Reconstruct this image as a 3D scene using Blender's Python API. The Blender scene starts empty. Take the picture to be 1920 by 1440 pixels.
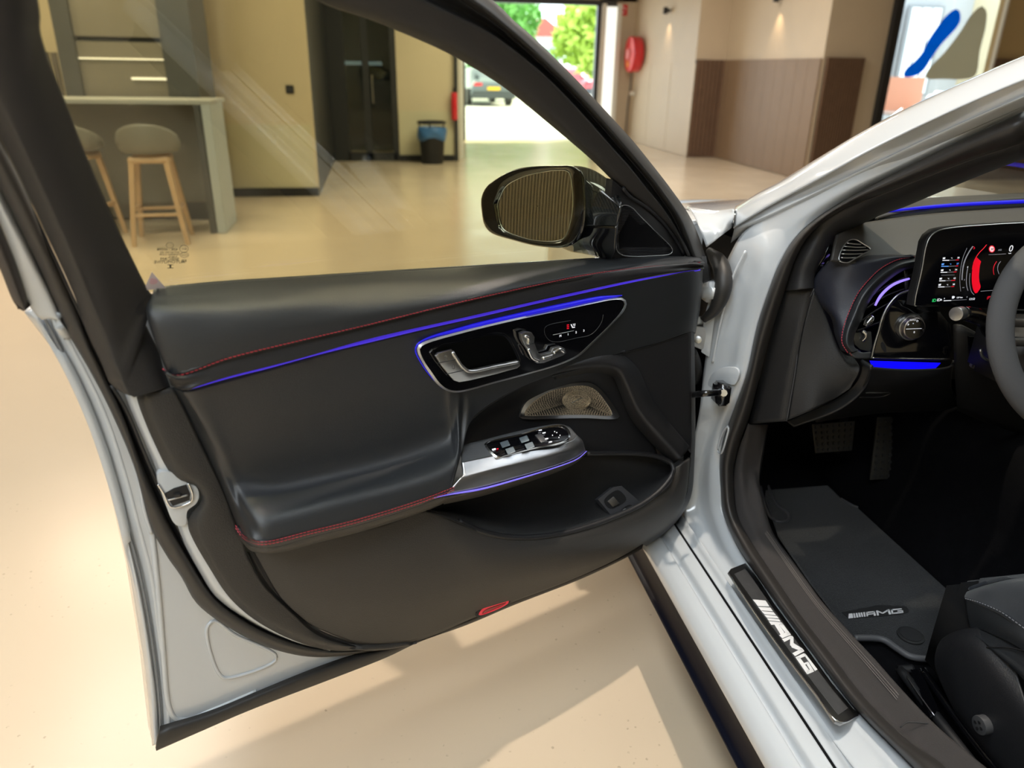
import bpy, bmesh, math, random
import numpy as np
from mathutils import Vector, Matrix
random.seed(7)
SC = bpy.context.scene
COL = SC.collection
# ------------------------------------------------------------------ camera
FPX, PITCH, ROLL, YAW = 1400.0, 22.8, 1.0, 10.0
CP = np.array((-.68, 0.0, 1.35))
_p, _r, _w = [math.radians(a) for a in (PITCH, ROLL, YAW)]
CF = np.array([math.sin(_w)*math.cos(_p), math.cos(_w)*math.cos(_p), -math.sin(_p)])
_R = np.array([math.cos(_w), -math.sin(_w), 0.0]); _D = np.cross(CF, _R)
CR = _R*math.cos(_r) - _D*math.sin(_r)
CD = _D*math.cos(_r) + _R*math.sin(_r)
cam = bpy.data.cameras.new('camera'); camo = bpy.data.objects.new('camera', cam); COL.objects.link(camo)
cam.sensor_width = 36; cam.lens = FPX/1920*36; cam.clip_start = .02; cam.clip_end = 300
camo.matrix_world = Matrix(((CR[0], -CD[0], -CF[0], CP[0]), (CR[1], -CD[1], -CF[1], CP[1]), (CR[2], -CD[2], -CF[2], CP[2]), (0, 0, 0, 1)))
cam.dof.use_dof = True; cam.dof.focus_distance = 1.42; cam.dof.aperture_fstop = 3.2
SC.camera = camo
# ------------------------------------------------------------------ view, world, sun, area lights
SC.view_settings.view_transform = 'Standard'
try: SC.view_settings.look = 'None'
except Exception: pass
SC.view_settings.exposure = 0.0; SC.view_settings.gamma = 1.0; SC.view_settings.use_curve_mapping = False
W = bpy.data.worlds.new('sky'); SC.world = W; W.use_nodes = True
_bg = W.node_tree.nodes['Background']; _bg.inputs[0].default_value = (.80, .93, 1.0, 1); _bg.inputs[1].default_value = 3.6
def lamp(name, kind, loc, energy, color, target=None, size=1.0, sizey=None, angle=None, blend=.3, spot=60, radius=.05):
    l = bpy.data.lights.new(name, kind); l.energy = energy; l.color = color
    if kind == 'AREA':
        l.shape = 'RECTANGLE'; l.size = size; l.size_y = sizey or size
    if kind == 'SUN': l.angle = angle or .01
    if kind == 'SPOT': l.spot_size = math.radians(spot); l.spot_blend = blend; l.shadow_soft_size = radius
    o = bpy.data.objects.new(name, l); COL.objects.link(o); o.location = loc
    if target is not None:
        o.rotation_euler = (Vector(target)-Vector(loc)).to_track_quat('-Z', 'Y').to_euler()
    return o
lamp('sun', 'SUN', (20, 60, 30), 8.0, (1, .97, .9), target=(20-6, 60-4, 30-12), angle=.01)
WARM = (1.0, .84, .66); NEUT = (1.0, .95, .88); COOL = (.86, .94, 1.0)
CEIL = 3.45
lamp('unseen_ceiling_light', 'AREA', (-2.6, 4.2, CEIL-.06), 80, NEUT, target=(-2.6, 4.2, 0), size=1.2, sizey=2.6)
lamp('unseen_ceiling_light', 'AREA', (-2.2, -1.6, CEIL-.06), 110, COOL, target=(-2.2, -1.6, 0), size=2.4, sizey=1.0)
lamp('unseen_ceiling_light', 'AREA', (2.2, 1.6, CEIL-.06), 45, COOL, target=(2.2, 1.6, 0), size=1.2, sizey=2.4)
lamp('unseen_ceiling_light', 'AREA', (1.8, 9.6, CEIL-.06), 170, NEUT, target=(1.8, 9.6, 0), size=3.0, sizey=2.0)
lamp('unseen_ceiling_light', 'AREA', (-3.0, 7.0, CEIL-.06), 120, WARM, target=(-3.0, 7.6, 0), size=2.0, sizey=1.0)
lamp('unseen_ceiling_light', 'AREA', (7.6, 13.4, CEIL-.06), 130, COOL, target=(7.6, 13.4, 0), size=2.0, sizey=2.0)
lamp('unseen_ceiling_light', 'AREA', (-1.1, .5, CEIL-.06), 56, COOL, target=(-1.1, .5, 0), size=1.0, sizey=1.6)  # overhead light added for the armrest and shoulder highlights
lamp('ceiling_spot', 'SPOT', (.20, 1.42, CEIL-.1), 220, (1, .87, .72), target=(-.35, 1.3, 0), spot=62, blend=.5, radius=.03)
lamp('ceiling_spot', 'SPOT', (-2.2, .9, CEIL-.1), 14, (1, .82, .60), target=(-2.0, 1.2, 0), spot=70, blend=.6, radius=.04)

# ------------------------------------------------------------------ pixel -> point on a real plane of the place
def ray(px, py):
    v = CF*FPX + CR*(px-960) + CD*(py-720); return v/np.linalg.norm(v)
def P(px, py, x=None, y=None, z=None):
    v = ray(px, py); k, c = (0, x) if x is not None else (1, y) if y is not None else (2, z)
    return CP + v*((c-CP[k])/v[k])
DH = np.array((-.06, 1.49, 0.)); DR = np.array((-1.107, 1.017, 0.))
DU = (DR-DH)/np.linalg.norm(DR-DH); DN = np.array((-DU[1], DU[0], 0.))
if DN @ (CP-DH) < 0: DN = -DN
ZB = 1.06; TILT = .36
TN = DN*math.cos(TILT) - np.array((0, 0, 1.))*math.sin(TILT)
def M(px, py, d=0.0):                      # the door: flat below the belt line, leaning inward above it
    v = ray(px, py); o = DH + DN*d
    p = CP + v*(((o-CP) @ DN)/(v @ DN))
    if p[2] > ZB:
        o = o + np.array((0, 0, ZB)); p = CP + v*(((o-CP) @ TN)/(v @ TN))
    return p
# ------------------------------------------------------------------ materials
MATS = {}
def mat(name, col, rough=.5, metal=0., spec=.5, coat=0., bump=0., bscale=200., emis=None, estr=0., vary=0., vscale=8., trans=0., sheen=0., wave=None, crough=.05):
    if name in MATS: return MATS[name]
    m = bpy.data.materials.new(name); m.use_nodes = True; nt = m.node_tree; b = nt.nodes['Principled BSDF']
    b.inputs['Base Color'].default_value = (*col, 1); b.inputs['Roughness'].default_value = rough
    b.inputs['Metallic'].default_value = metal; b.inputs['Specular IOR Level'].default_value = spec
    b.inputs['Coat Weight'].default_value = coat; b.inputs['Coat Roughness'].default_value = crough
    b.inputs['Sheen Weight'].default_value = sheen
    tc = nt.nodes.new('ShaderNodeTexCoord')
    if vary:
        n = nt.nodes.new('ShaderNodeTexNoise'); n.inputs['Scale'].default_value = vscale; n.inputs['Detail'].default_value = 5
        nt.links.new(tc.outputs['Object'], n.inputs['Vector'])
        r = nt.nodes.new('ShaderNodeMix'); r.data_type = 'RGBA'
        r.inputs[6].default_value = (*[c*(1-vary) for c in col], 1); r.inputs[7].default_value = (*[min(1, c*(1+vary)) for c in col], 1)
        nt.links.new(n.outputs['Fac'], r.inputs[0]); nt.links.new(r.outputs[2], b.inputs['Base Color'])
    if bump:
        n = nt.nodes.new('ShaderNodeTexNoise'); n.inputs['Scale'].default_value = bscale; n.inputs['Detail'].default_value = 3
        nt.links.new(tc.outputs['Object'], n.inputs['Vector'])
        bp = nt.nodes.new('ShaderNodeBump'); bp.inputs['Strength'].default_value = bump; bp.inputs['Distance'].default_value = .002
        nt.links.new(n.outputs['Fac'], bp.inputs['Height']); nt.links.new(bp.outputs['Normal'], b.inputs['Normal'])
    if emis: b.inputs['Emission Color'].default_value = (*emis, 1); b.inputs['Emission Strength'].default_value = estr
    MATS[name] = m; return m
def glassmat(name, tint, gl=.08, rough=0.):
    m = bpy.data.materials.new(name); m.use_nodes = True; nt = m.node_tree; nt.nodes.clear()
    o = nt.nodes.new('ShaderNodeOutputMaterial'); t = nt.nodes.new('ShaderNodeBsdfTransparent'); t.inputs[0].default_value = (*tint, 1)
    g = nt.nodes.new('ShaderNodeBsdfGlossy'); g.inputs['Roughness'].default_value = rough
    lw = nt.nodes.new('ShaderNodeLayerWeight'); lw.inputs[0].default_value = .5
    pw = nt.nodes.new('ShaderNodeMath'); pw.operation = 'POWER'; pw.inputs[1].default_value = 4.5; nt.links.new(lw.outputs['Facing'], pw.inputs[0])
    ma = nt.nodes.new('ShaderNodeMath'); ma.operation = 'MULTIPLY_ADD'; ma.inputs[1].default_value = 1-gl/2; ma.inputs[2].default_value = gl/2; nt.links.new(pw.outputs[0], ma.inputs[0])
    mx = nt.nodes.new('ShaderNodeMixShader'); nt.links.new(ma.outputs[0], mx.inputs[0]); nt.links.new(t.outputs[0], mx.inputs[1]); nt.links.new(g.outputs[0], mx.inputs[2])
    nt.links.new(mx.outputs[0], o.inputs[0]); MATS[name] = m; return m
PAINT = mat('light grey gloss paint', (.555, .585, .61), .28, coat=1.0, spec=.5)
LEATH = mat('black leather', (.021, .023, .026), .37, spec=.6, bump=.25, bscale=900)
SOFT = mat('black soft trim', (.016, .016, .018), .47, bump=.25, bscale=700)
BROWN = mat('dark grey grained plastic', (.034, .032, .030), .50, bump=.35, bscale=600)
BLK = mat('matt black plastic', (.012, .012, .013), .55)
RUB = mat('black rubber', (.022, .021, .020), .5)
RUBB = mat('grey brown rubber', (.045, .041, .037), .5)
PIANO = mat('piano black', (.003, .003, .004), .06, coat=1.0)
CHROME = mat('chrome', (.82, .83, .85), .16, metal=1.)
SATIN = mat('satin silver', (.60, .61, .62), .33, metal=1.)
ALU = mat('brushed aluminium', (.46, .47, .49), .36, metal=1., bump=.15, bscale=60)
GUN = mat('grey blue switch metal', (.13, .16, .185), .40, metal=.3)
TEXT_ = mat('dark technical foil', (.15, .155, .165), .5, metal=.6, bump=.9, bscale=1400)
LED = mat('blue light strip', (.05, .03, .6), .4, emis=(.075, .035, .80), estr=.62)
LEDH = mat('bright violet light strip', (.2, .1, .8), .4, emis=(.35, .25, 1.0), estr=1.1)
RED = mat('red thread', (.42, .035, .055), .6)
REDL = mat('red lens', (.55, .01, .03), .15, emis=(.8, .01, .04), estr=.35, coat=.6)
CARPET = mat('black carpet', (.005, .005, .006), .95, spec=.05, bump=1., bscale=500, sheen=.0, vary=.3, vscale=30)
MATF = mat('anthracite velour', (.013, .014, .016), .92, spec=.12, bump=.8, bscale=400, sheen=.25, vary=.35, vscale=14)
SUEDE = mat('dark grey suede', (.022, .024, .029), .9, spec=.15, bump=.3, bscale=900, sheen=.2)
ALC = mat('grey suede rim wrap', (.085, .085, .088), .85, spec=.2, bump=.3, bscale=900)
DASHT = mat('dash leather lit tone', (.058, .054, .050), .5, bump=.25, bscale=900)  # dash leather where light falls on top, brightness put into the colour
DASHB = mat('dash leather shaded tone', (.020, .022, .033), .45, bump=.25, bscale=900)  # same dash leather on the side, shade put into the colour
WHITE = mat('white lettering', (.85, .85, .86), .4)
WGLOW = mat('white display glow', (.7, .7, .7), .5, emis=(.9, .92, 1), estr=.62)
RGLOW = mat('red display glow', (.6, .0, .02), .5, emis=(1, .01, .03), estr=.5)
GGLOW = mat('green display glow', (.0, .5, .1), .5, emis=(.05, .8, .2), estr=.6)
BGLOW = mat('blue display glow', (.1, .3, .8), .5, emis=(.12, .35, .9), estr=.6)
DGLOW = mat('grey display glow', (.2, .2, .22), .5, emis=(.3, .3, .34), estr=.5)
PLATEM = mat('polished steel', (.34, .34, .34), .28, metal=1., vary=.25, vscale=20)
DGLASS = glassmat('tinted side glass', (.90, .90, .76))
CGLASS = glassmat('clear glass', (.95, .97, .97))

# ------------------------------------------------------------------ object helpers
def wloc(p):
    v = Vector((0, 0, 0))
    while p is not None: v += p.location; p = p.parent
    return v
def link(name, me, m, parent=None, smooth=True, kind=None, label=None):
    o = bpy.data.objects.new(name, me); COL.objects.link(o)
    if m is not None: me.materials.append(m)
    if parent is not None:
        w = wloc(parent); me.transform(Matrix.Translation(-w)); o.parent = parent
    else:
        vs = [v.co for v in me.vertices]
        c = Vector(((min(v.x for v in vs)+max(v.x for v in vs))/2, (min(v.y for v in vs)+max(v.y for v in vs))/2, min(v.z for v in vs)))
        me.transform(Matrix.Translation(-c)); o.location = c
    for f in me.polygons: f.use_smooth = smooth
    if kind: o['kind'] = kind
    if label: o['label'] = label
    return o
def tag(o, label, cat, group=None):
    o['label'] = label; o['category'] = cat
    if group: o['group'] = group
    return o
def thing(name, loc, label, cat, group=None):
    o = bpy.data.objects.new(name, None); COL.objects.link(o); o.location = Vector(loc); o.empty_display_size = .1
    return tag(o, label, cat, group)
def mesh(name, vs, fs, m, parent=None, smooth=True, kind=None, label=None):
    me = bpy.data.meshes.new(name); me.from_pydata([tuple(map(float, v)) for v in vs], [], fs); me.update()
    return link(name, me, m, parent, smooth, kind, label)
def cr(pts, n, closed=False, lin=False):
    """resample a polyline / Catmull-Rom curve by arc length to n points"""
    p = np.array(pts, float)
    if lin or len(p) < 3:
        q = np.vstack([p, p[:1]]) if closed else p
    else:
        k = len(p); q = []
        rng = range(k) if closed else range(k-1)
        for i in rng:
            if closed: a, b, c, d = p[(i-1) % k], p[i], p[(i+1) % k], p[(i+2) % k]
            else:
                b, c = p[i], p[i+1]; a = p[i-1] if i > 0 else 2*b-c; d = p[i+2] if i+2 < k else 2*c-b
            # centripetal
            def tj(t, u, w): return t + max(1e-9, np.linalg.norm(w-u))**.5
            t0 = 0; t1 = tj(t0, a, b); t2 = tj(t1, b, c); t3 = tj(t2, c, d)
            for t in np.linspace(t1, t2, 9)[:-1]:
                A1 = (t1-t)/(t1-t0)*a+(t-t0)/(t1-t0)*b; A2 = (t2-t)/(t2-t1)*b+(t-t1)/(t2-t1)*c; A3 = (t3-t)/(t3-t2)*c+(t-t2)/(t3-t2)*d
                B1 = (t2-t)/(t2-t0)*A1+(t-t0)/(t2-t0)*A2; B2 = (t3-t)/(t3-t1)*A2+(t-t1)/(t3-t1)*A3
                q.append((t2-t)/(t2-t1)*B1+(t-t1)/(t2-t1)*B2)
        q.append(p[0] if closed else p[-1]); q = np.array(q)
    s = np.r_[0, np.cumsum(np.linalg.norm(np.diff(q, axis=0), axis=1))]
    t = np.linspace(0, s[-1], n+1)[:-1] if closed else np.linspace(0, s[-1], n)
    return np.array([np.interp(t, s, q[:, k]) for k in range(q.shape[1])]).T
def loft(name, rows, m, parent=None, nu=40, nv=4, lin=False, thick=0., kind=None, label=None, cols=False, flip=False, smooth=True):
    """rows: 3D polylines; surface through them. cols=True keeps the stations aligned point by point."""
    R = []
    for r in rows:
        if cols:
            k = len(r); t = np.linspace(0, k-1, nu); q = []
            p = np.array(r, float)
            for tt in t:
                i = min(int(tt), k-2); f = tt-i
                a = p[max(i-1, 0)]; b = p[i]; c = p[i+1]; d = p[min(i+2, k-1)]
                q.append(.5*((2*b)+(-a+c)*f+(2*a-5*b+4*c-d)*f*f+(-a+3*b-3*c+d)*f**3))
            R.append(np.array(q))
        else: R.append(cr(r, nu))
    R = np.array(R)
    k = len(R); out = []
    for i in range(k-1):
        a = R[max(i-1, 0)]; b = R[i]; c = R[i+1]; d = R[min(i+2, k-1)]
        for j in range(nv):
            f = j/nv
            out.append(b+(c-b)*f if (lin or k < 3) else .5*((2*b)+(-a+c)*f+(2*a-5*b+4*c-d)*f*f+(-a+3*b-3*c+d)*f**3))
    out.append(R[-1]); out = np.array(out); nr = len(out)
    vs = out.reshape(-1, 3); fs = []
    for i in range(nr-1):
        for j in range(nu-1):
            q = (i*nu+j, i*nu+j+1, (i+1)*nu+j+1, (i+1)*nu+j); fs.append(q[::-1] if flip else q)
    # make the surface face the camera side, then thicken away from it
    o = mesh(name, vs, fs, m, parent, smooth, kind, label)
    me = o.data; w = wloc(parent) if parent is not None else o.location
    s = 0
    for pl in me.polygons: s += pl.area * pl.normal.dot(Vector(CP)-w-pl.center)
    if s < 0: me.flip_normals()
    if thick:
        sm = o.modifiers.new('s', 'SOLIDIFY'); sm.thickness = thick; sm.offset = -1
    return o
def frames(pts, closed):
    n = len(pts); T = []
    for i in range(n):
        a = pts[(i-1) % n] if closed or i > 0 else pts[i]; b = pts[(i+1) % n] if closed or i < n-1 else pts[i]
        t = b-a; T.append(t/max(1e-9, np.linalg.norm(t)))
    return T
def tube(name, pts, r, m, parent=None, n=40, seg=10, closed=False, kind=None, label=None, r2=None, lin=False, up=None, rs=None):
    q = cr(pts, n, closed, lin); T = frames(q, closed); vs = []; fs = []
    ref = np.array(up if up is not None else (0.13, .2, 1.), float)
    for i, (p, t) in enumerate(zip(q, T)):
        a = np.cross(t, ref); a /= max(1e-9, np.linalg.norm(a)); b = np.cross(a, t)
        rr = r if rs is None else np.interp(i/(len(q)-1), np.linspace(0, 1, len(rs)), rs)
        rb = rr if r2 is None else r2
        for k in range(seg):
            an = 2*math.pi*k/seg; vs.append(p + a*math.cos(an)*rr + b*math.sin(an)*rb)
    k = len(q)
    for i in range(k if closed else k-1):
        for j in range(seg):
            i2 = (i+1) % k; fs.append((i*seg+j, i*seg+(j+1) % seg, i2*seg+(j+1) % seg, i2*seg+j))
    if not closed: fs.append(tuple(range(seg))[::-1]); fs.append(tuple((k-1)*seg+j for j in range(seg)))
    return mesh(name, vs, fs, m, parent, True, kind, label)
def prism(name, front, back, m, parent=None, bevel=0., smooth=False, kind=None, label=None, seg=2):
    n = len(front); vs = list(front)+list(back)
    fs = [tuple(range(n)), tuple(range(2*n-1, n-1, -1))] + [(i, n+i, n+(i+1) % n, (i+1) % n) for i in range(n)]
    o = mesh(name, vs, fs, m, parent, smooth, kind, label)
    bm = bmesh.new(); bm.from_mesh(o.data); bmesh.ops.recalc_face_normals(bm, faces=bm.faces)
    if bevel:
        es = [e for e in bm.edges if e.calc_face_angle(0) > .7 and (len(e.link_faces[0].verts) == n or len(e.link_faces[1].verts) == n)]
        bmesh.ops.bevel(bm, geom=es, offset=bevel, segments=seg, affect='EDGES', profile=.6, clamp_overlap=True)
    bm.to_mesh(o.data); bm.free()
    for f in o.data.polygons: f.use_smooth = smooth
    if smooth:
        try:
            o.data.set_sharp_from_angle(angle=math.radians(50))
        except Exception: pass
    return o
def plate(name, pts, mapper, d, thick, m, parent=None, n=None, smooth=True, bevel=0., label=None, kind=None):
    """closed outline in picture points laid on a plane of the door/car at depth d; n resamples it as a smooth outline"""
    pp = cr(pts, n, True) if n else np.array(pts, float)
    return prism(name, [mapper(a[0], a[1], d) for a in pp], [mapper(a[0], a[1], d)-nrm(mapper)*thick for a in pp], m, parent, bevel, smooth, kind, label)
def nrm(mapper): return getattr(mapper, 'n', DN)
def ring(name, outer, inner, mapper, d, m, parent=None, n=64, d2=None, thick=.004, label=None):
    a = cr(outer, n, True); b = cr(inner, n, True)
    k = int(np.argmin(np.linalg.norm(b-a[0], axis=1))); b = np.roll(b, -k, axis=0)
    A = [mapper(*q, d) for q in a]; B = [mapper(*q, d if d2 is None else d2) for q in b]; N = nrm(mapper)
    A0 = [v-N*thick for v in A]; B0 = [v-N*thick for v in B]
    vs = A0+A+B+B0; fs = []
    for l in range(3):
        for i in range(n): fs.append((l*n+i, l*n+(i+1) % n, (l+1)*n+(i+1) % n, (l+1)*n+i))
    o = mesh(name, vs, fs, m, parent, True, None, label)
    try: o.data.set_sharp_from_angle(angle=math.radians(40))
    except Exception: pass
    return o
def plane_mapper(o, n):
    o = np.array(o, float); n = np.array(n, float); n /= np.linalg.norm(n)
    if n @ (CP-o) < 0: n = -n
    def f(px, py, d=0.):
        v = ray(px, py); q = o+n*d; return CP+v*(((q-CP) @ n)/(v @ n))
    f.n = n; return f
M.n = DN
def box(name, c, s, m, parent=None, rot=0., bevel=0., label=None, kind=None, R=None, smooth=False):
    bm = bmesh.new(); bmesh.ops.create_cube(bm, size=1)
    bmesh.ops.scale(bm, vec=s, verts=bm.verts)
    if bevel: bmesh.ops.bevel(bm, geom=list(bm.edges), offset=bevel, segments=2, affect='EDGES', clamp_overlap=True)
    mt = Matrix.Translation(c) @ (R if R is not None else Matrix.Rotation(rot, 4, 'Z')); bm.transform(mt)
    me = bpy.data.meshes.new(name); bm.to_mesh(me); bm.free()
    return link(name, me, m, parent, smooth, kind, label)
def cyl(name, a, b, r, m, parent=None, r2=None, seg=20, bevel=0., label=None, smooth=True):
    a = np.array(a, float); b = np.array(b, float); t = b-a; t /= np.linalg.norm(t)
    ref = np.array((0, 0, 1.)) if abs(t[2]) < .9 else np.array((1., 0, 0)); u = np.cross(t, ref); u /= np.linalg.norm(u); v = np.cross(t, u)
    r2 = r if r2 is None else r2
    A = [a+(u*math.cos(2*math.pi*k/seg)+v*math.sin(2*math.pi*k/seg))*r for k in range(seg)]
    B = [b+(u*math.cos(2*math.pi*k/seg)+v*math.sin(2*math.pi*k/seg))*r2 for k in range(seg)]
    return prism(name, B, A, m, parent, bevel, smooth, None, label)
def stitches(name, pts, m, parent, gap=.006, ln=.0042, r=.0006, slant=0., up=DN):
    L = sum(np.linalg.norm(np.diff(cr(pts, 60), axis=0), axis=1)); n = int(L/gap); q = cr(pts, n); T = frames(q, False)
    vs = []; fs = []
    for p, t in zip(q, T):
        w = np.cross(t, up); w /= np.linalg.norm(w); dr = t+w*slant; dr /= np.linalg.norm(dr); w2 = np.cross(dr, up); w2 /= np.linalg.norm(w2)
        o = len(vs)
        for s, hh in ((-.5, -.2), (-.25, 1), (.25, 1), (.5, -.2)):
            c = p+dr*ln*s+np.array(up)*r*hh*1.2; vs += [c-w2*r, c+w2*r, c+w2*r-np.array(up)*r, c-w2*r-np.array(up)*r]
        for l in range(3):
            for k in range(4): fs.append((o+l*4+k, o+l*4+(k+1) % 4, o+l*4+4+(k+1) % 4, o+l*4+4+k))
    return mesh(name, vs, fs, m, parent, False, 'stuff')
def text(name, s, org, xdir, ydir, size, m, parent=None, align='CENTER', off=.0004, shear=0.):
    c = bpy.data.curves.new(name, 'FONT'); c.body = s; c.size = size; c.align_x = align; c.align_y = 'CENTER'; c.extrude = .0002; c.resolution_u = 3; c.shear = shear
    o = bpy.data.objects.new(name, c); COL.objects.link(o)
    bpy.context.view_layer.update()
    dg = bpy.context.evaluated_depsgraph_get(); me = bpy.data.meshes.new_from_object(o.evaluated_get(dg))
    bpy.data.objects.remove(o)
    x = np.array(xdir, float); x /= np.linalg.norm(x); y = np.array(ydir, float); y -= x*(x @ y); y /= np.linalg.norm(y); z = np.cross(x, y)
    if z @ (CP-np.array(org)) < 0: zo = -z
    else: zo = z
    org = np.array(org)+zo*off
    me.transform(Matrix(((x[0], y[0], z[0], org[0]), (x[1], y[1], z[1], org[1]), (x[2], y[2], z[2], org[2]), (0, 0, 0, 1))))
    me.materials.clear()
    return link(name, me, m, parent, False)
def polys(name, plist, mapper, d, thick, m, parent, label=None, kind=None):
    """several flat outlines joined in one raised mark (a logo, an icon)"""
    vs = []; fs = []; N = nrm(mapper)
    for pts in plist:
        n = len(pts); o = len(vs)
        F = [mapper(a, b, d) for a, b in pts]; vs += F+[f-N*thick for f in F]
        fs += [tuple(range(o, o+n))]+[(o+i, o+n+i, o+n+(i+1) % n, o+(i+1) % n) for i in range(n)]
    return mesh(name, vs, fs, m, parent, False, kind, label)
def Mx(l, d): return [M(a[0], a[1], a[2] if len(a) > 2 else d) for a in l]
def Z(ox, oy, s, pts): return [(ox+a/s, oy+b/s) for a, b in pts]

# ================================================================== THE SHOWROOM
FLOORM = mat('cream epoxy floor', (.64, .525, .385), .24, spec=.32, bump=.10, bscale=3.5, vary=.045, vscale=1.6)
def floor_extra():
    nt = FLOORM.node_tree; b = nt.nodes['Principled BSDF']
    tc = nt.nodes.new('ShaderNodeTexCoord'); n = nt.nodes.new('ShaderNodeTexNoise'); n.inputs['Scale'].default_value = 2.2; n.inputs['Detail'].default_value = 6
    r = nt.nodes.new('ShaderNodeMapRange'); r.inputs[3].default_value = .12; r.inputs[4].default_value = .32
    nt.links.new(tc.outputs['Object'], n.inputs['Vector']); nt.links.new(n.outputs['Fac'], r.inputs[0]); nt.links.new(r.outputs[0], b.inputs['Roughness'])
def floor_marks():
    nt = FLOORM.node_tree; b = nt.nodes['Principled BSDF']; tc = nt.nodes.new('ShaderNodeTexCoord')
    v = nt.nodes.new('ShaderNodeTexVoronoi'); v.inputs['Scale'].default_value = 38; v.inputs['Randomness'].default_value = 1
    n = nt.nodes.new('ShaderNodeTexNoise'); n.inputs['Scale'].default_value = 3.1; n.inputs['Detail'].default_value = 3
    n2 = nt.nodes.new('ShaderNodeTexNoise'); n2.inputs['Scale'].default_value = 90; n2.inputs['Detail'].default_value = 2
    for q in (v, n, n2): nt.links.new(tc.outputs['Object'], q.inputs['Vector'])
    r1 = nt.nodes.new('ShaderNodeMapRange'); r1.inputs[1].default_value = .10; r1.inputs[2].default_value = .16; r1.inputs[3].default_value = 1; r1.inputs[4].default_value = 0; nt.links.new(v.outputs['Distance'], r1.inputs[0])
    r2 = nt.nodes.new('ShaderNodeMapRange'); r2.inputs[1].default_value = .52; r2.inputs[2].default_value = .62; nt.links.new(n.outputs['Fac'], r2.inputs[0])
    r3 = nt.nodes.new('ShaderNodeMapRange'); r3.inputs[1].default_value = .45; r3.inputs[2].default_value = .60; nt.links.new(n2.outputs['Fac'], r3.inputs[0])
    m1 = nt.nodes.new('ShaderNodeMath'); m1.operation = 'MULTIPLY'; nt.links.new(r1.outputs[0], m1.inputs[0]); nt.links.new(r2.outputs[0], m1.inputs[1])
    m2 = nt.nodes.new('ShaderNodeMath'); m2.operation = 'MULTIPLY'; nt.links.new(m1.outputs[0], m2.inputs[0]); nt.links.new(r3.outputs[0], m2.inputs[1])
    m3 = nt.nodes.new('ShaderNodeMath'); m3.operation = 'MULTIPLY'; m3.inputs[1].default_value = .45; nt.links.new(m2.outputs[0], m3.inputs[0])
    src = b.inputs['Base Color'].links[0].from_socket
    mx = nt.nodes.new('ShaderNodeMix'); mx.data_type = 'RGBA'; mx.inputs[7].default_value = (.22, .16, .10, 1)
    nt.links.new(m3.outputs[0], mx.inputs[0]); nt.links.new(src, mx.inputs[6]); nt.links.new(mx.outputs[2], b.inputs['Base Color'])
floor_extra(); floor_marks()
WALLM = mat('warm beige wall', (.72, .62, .42), .6, vary=.03, vscale=3)
WALLLO = mat('glossy lower wall floor lit tone', (.70, .65, .44), .35, coat=.3)  # lower wall tone, light reflected off the floor put into the colour
WALLR = mat('warm beige wood panel', (.62, .51, .37), .5, vary=.06, vscale=2.5)
WOODM = mat('mid brown wood panel', (.25, .165, .10), .5, vary=.12, vscale=5)
WOODD = mat('dark brown slat wood', (.17, .10, .062), .5, vary=.2, vscale=8)
WOODP = mat('tan slat wood', (.26, .195, .12), .5, vary=.08, vscale=6)
DKM = mat('anthracite frame', (.028, .030, .032), .4)
DKG = mat('dark grey cabinet', (.055, .058, .055), .5)
CEILM = mat('white ceiling', (.55, .54, .51), .9)
OUTM = mat('pale concrete paving', (.62, .60, .56), .8, vary=.06, vscale=1.5)
WHM = mat('white frame', (.78, .76, .70), .4)
def slab(name, a, b, z0, z1, t, m, side=1, **k):
    """upright wall from a to b (plan), thickness t to its left (side=1) or right"""
    a = np.array((*a, 0.)); b = np.array((*b, 0.)); d = (b-a)/np.linalg.norm(b-a); n = np.array((-d[1], d[0], 0))*side*t
    F = [a+(0, 0, z0), b+(0, 0, z0), b+(0, 0, z1), a+(0, 0, z1)]
    return prism(name, F, [q+n for q in F], m, k.get('parent'), k.get('bevel', 0), False, k.get('kind'), k.get('label'))
def S(name, a, b, m, z0=0, z1=CEIL, t=.12, side=1, **k): return slab(name, a, b, z0, z1, t, m, side, kind='structure', **k)
box('floor', (1.5, 6.3, -.05), (17, 19.8, .1), FLOORM, kind='structure')
box('floor_outside', (8, 46.2, -.06), (90, 60, .1), OUTM, kind='structure')
box('ceiling', (1.5, 6.3, CEIL+.06), (17.2, 20, .12), CEILM, kind='structure')
S('wall_left', (-7, -3.6), (-7, 16.2), WALLM)
S('wall_rear', (-7, -3.6), (10, -3.6), WALLM, side=-1)
S('wall_right', (10, -3.6), (10, 9.6), WALLM, side=-1)
wl = S('wall_front_left', (-7, 8.9), (-1.37, 8.9), WALLM)
S('wall_front_left_end', (-1.368, 8.93), (-1.37, 12.4), DKM, t=.14)
# glossy lower front left wall, jointed; its colour carries light reflected off the floor
for i, (xa, xb) in enumerate([(-6.9, -5.6), (-5.59, -4.3), (-4.29, -3.2), (-3.19, -2.30), (-2.29, -1.40)]):
    slab('panel', (xa, 8.9), (xb, 8.9), .09, .76, .012, WALLLO, -1, parent=wl)
S('baseboard_front_left', (-7, 8.885), (-1.37, 8.885), BLK, 0, .09, .02, -1)
# slim slatted panel seen at far left through the side window
vp = thing('slatted_wall_panel', (-3.9, 8.88, .8), 'grey brown ribbed wall panel at far left behind the dark cabinet', 'wall panel')
for i in range(9):
    box('slat', (-4.22+i*.072, 8.87, 1.14), (.05, .03, .6), mat('grey brown slat', (.17, .15, .12), .6), vp)
sw = thing('wall_switch', (-1.59, 8.89, 1.12), 'small square black wall switch on beige wall left of glass door', 'switch')
box('cover_plate', (-1.59, 8.885, 1.12), (.085, .02, .085), BLK, sw, bevel=.006); box('rocker', (-1.59, 8.872, 1.12), (.055, .012, .055), DKM, sw, bevel=.004)
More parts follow.
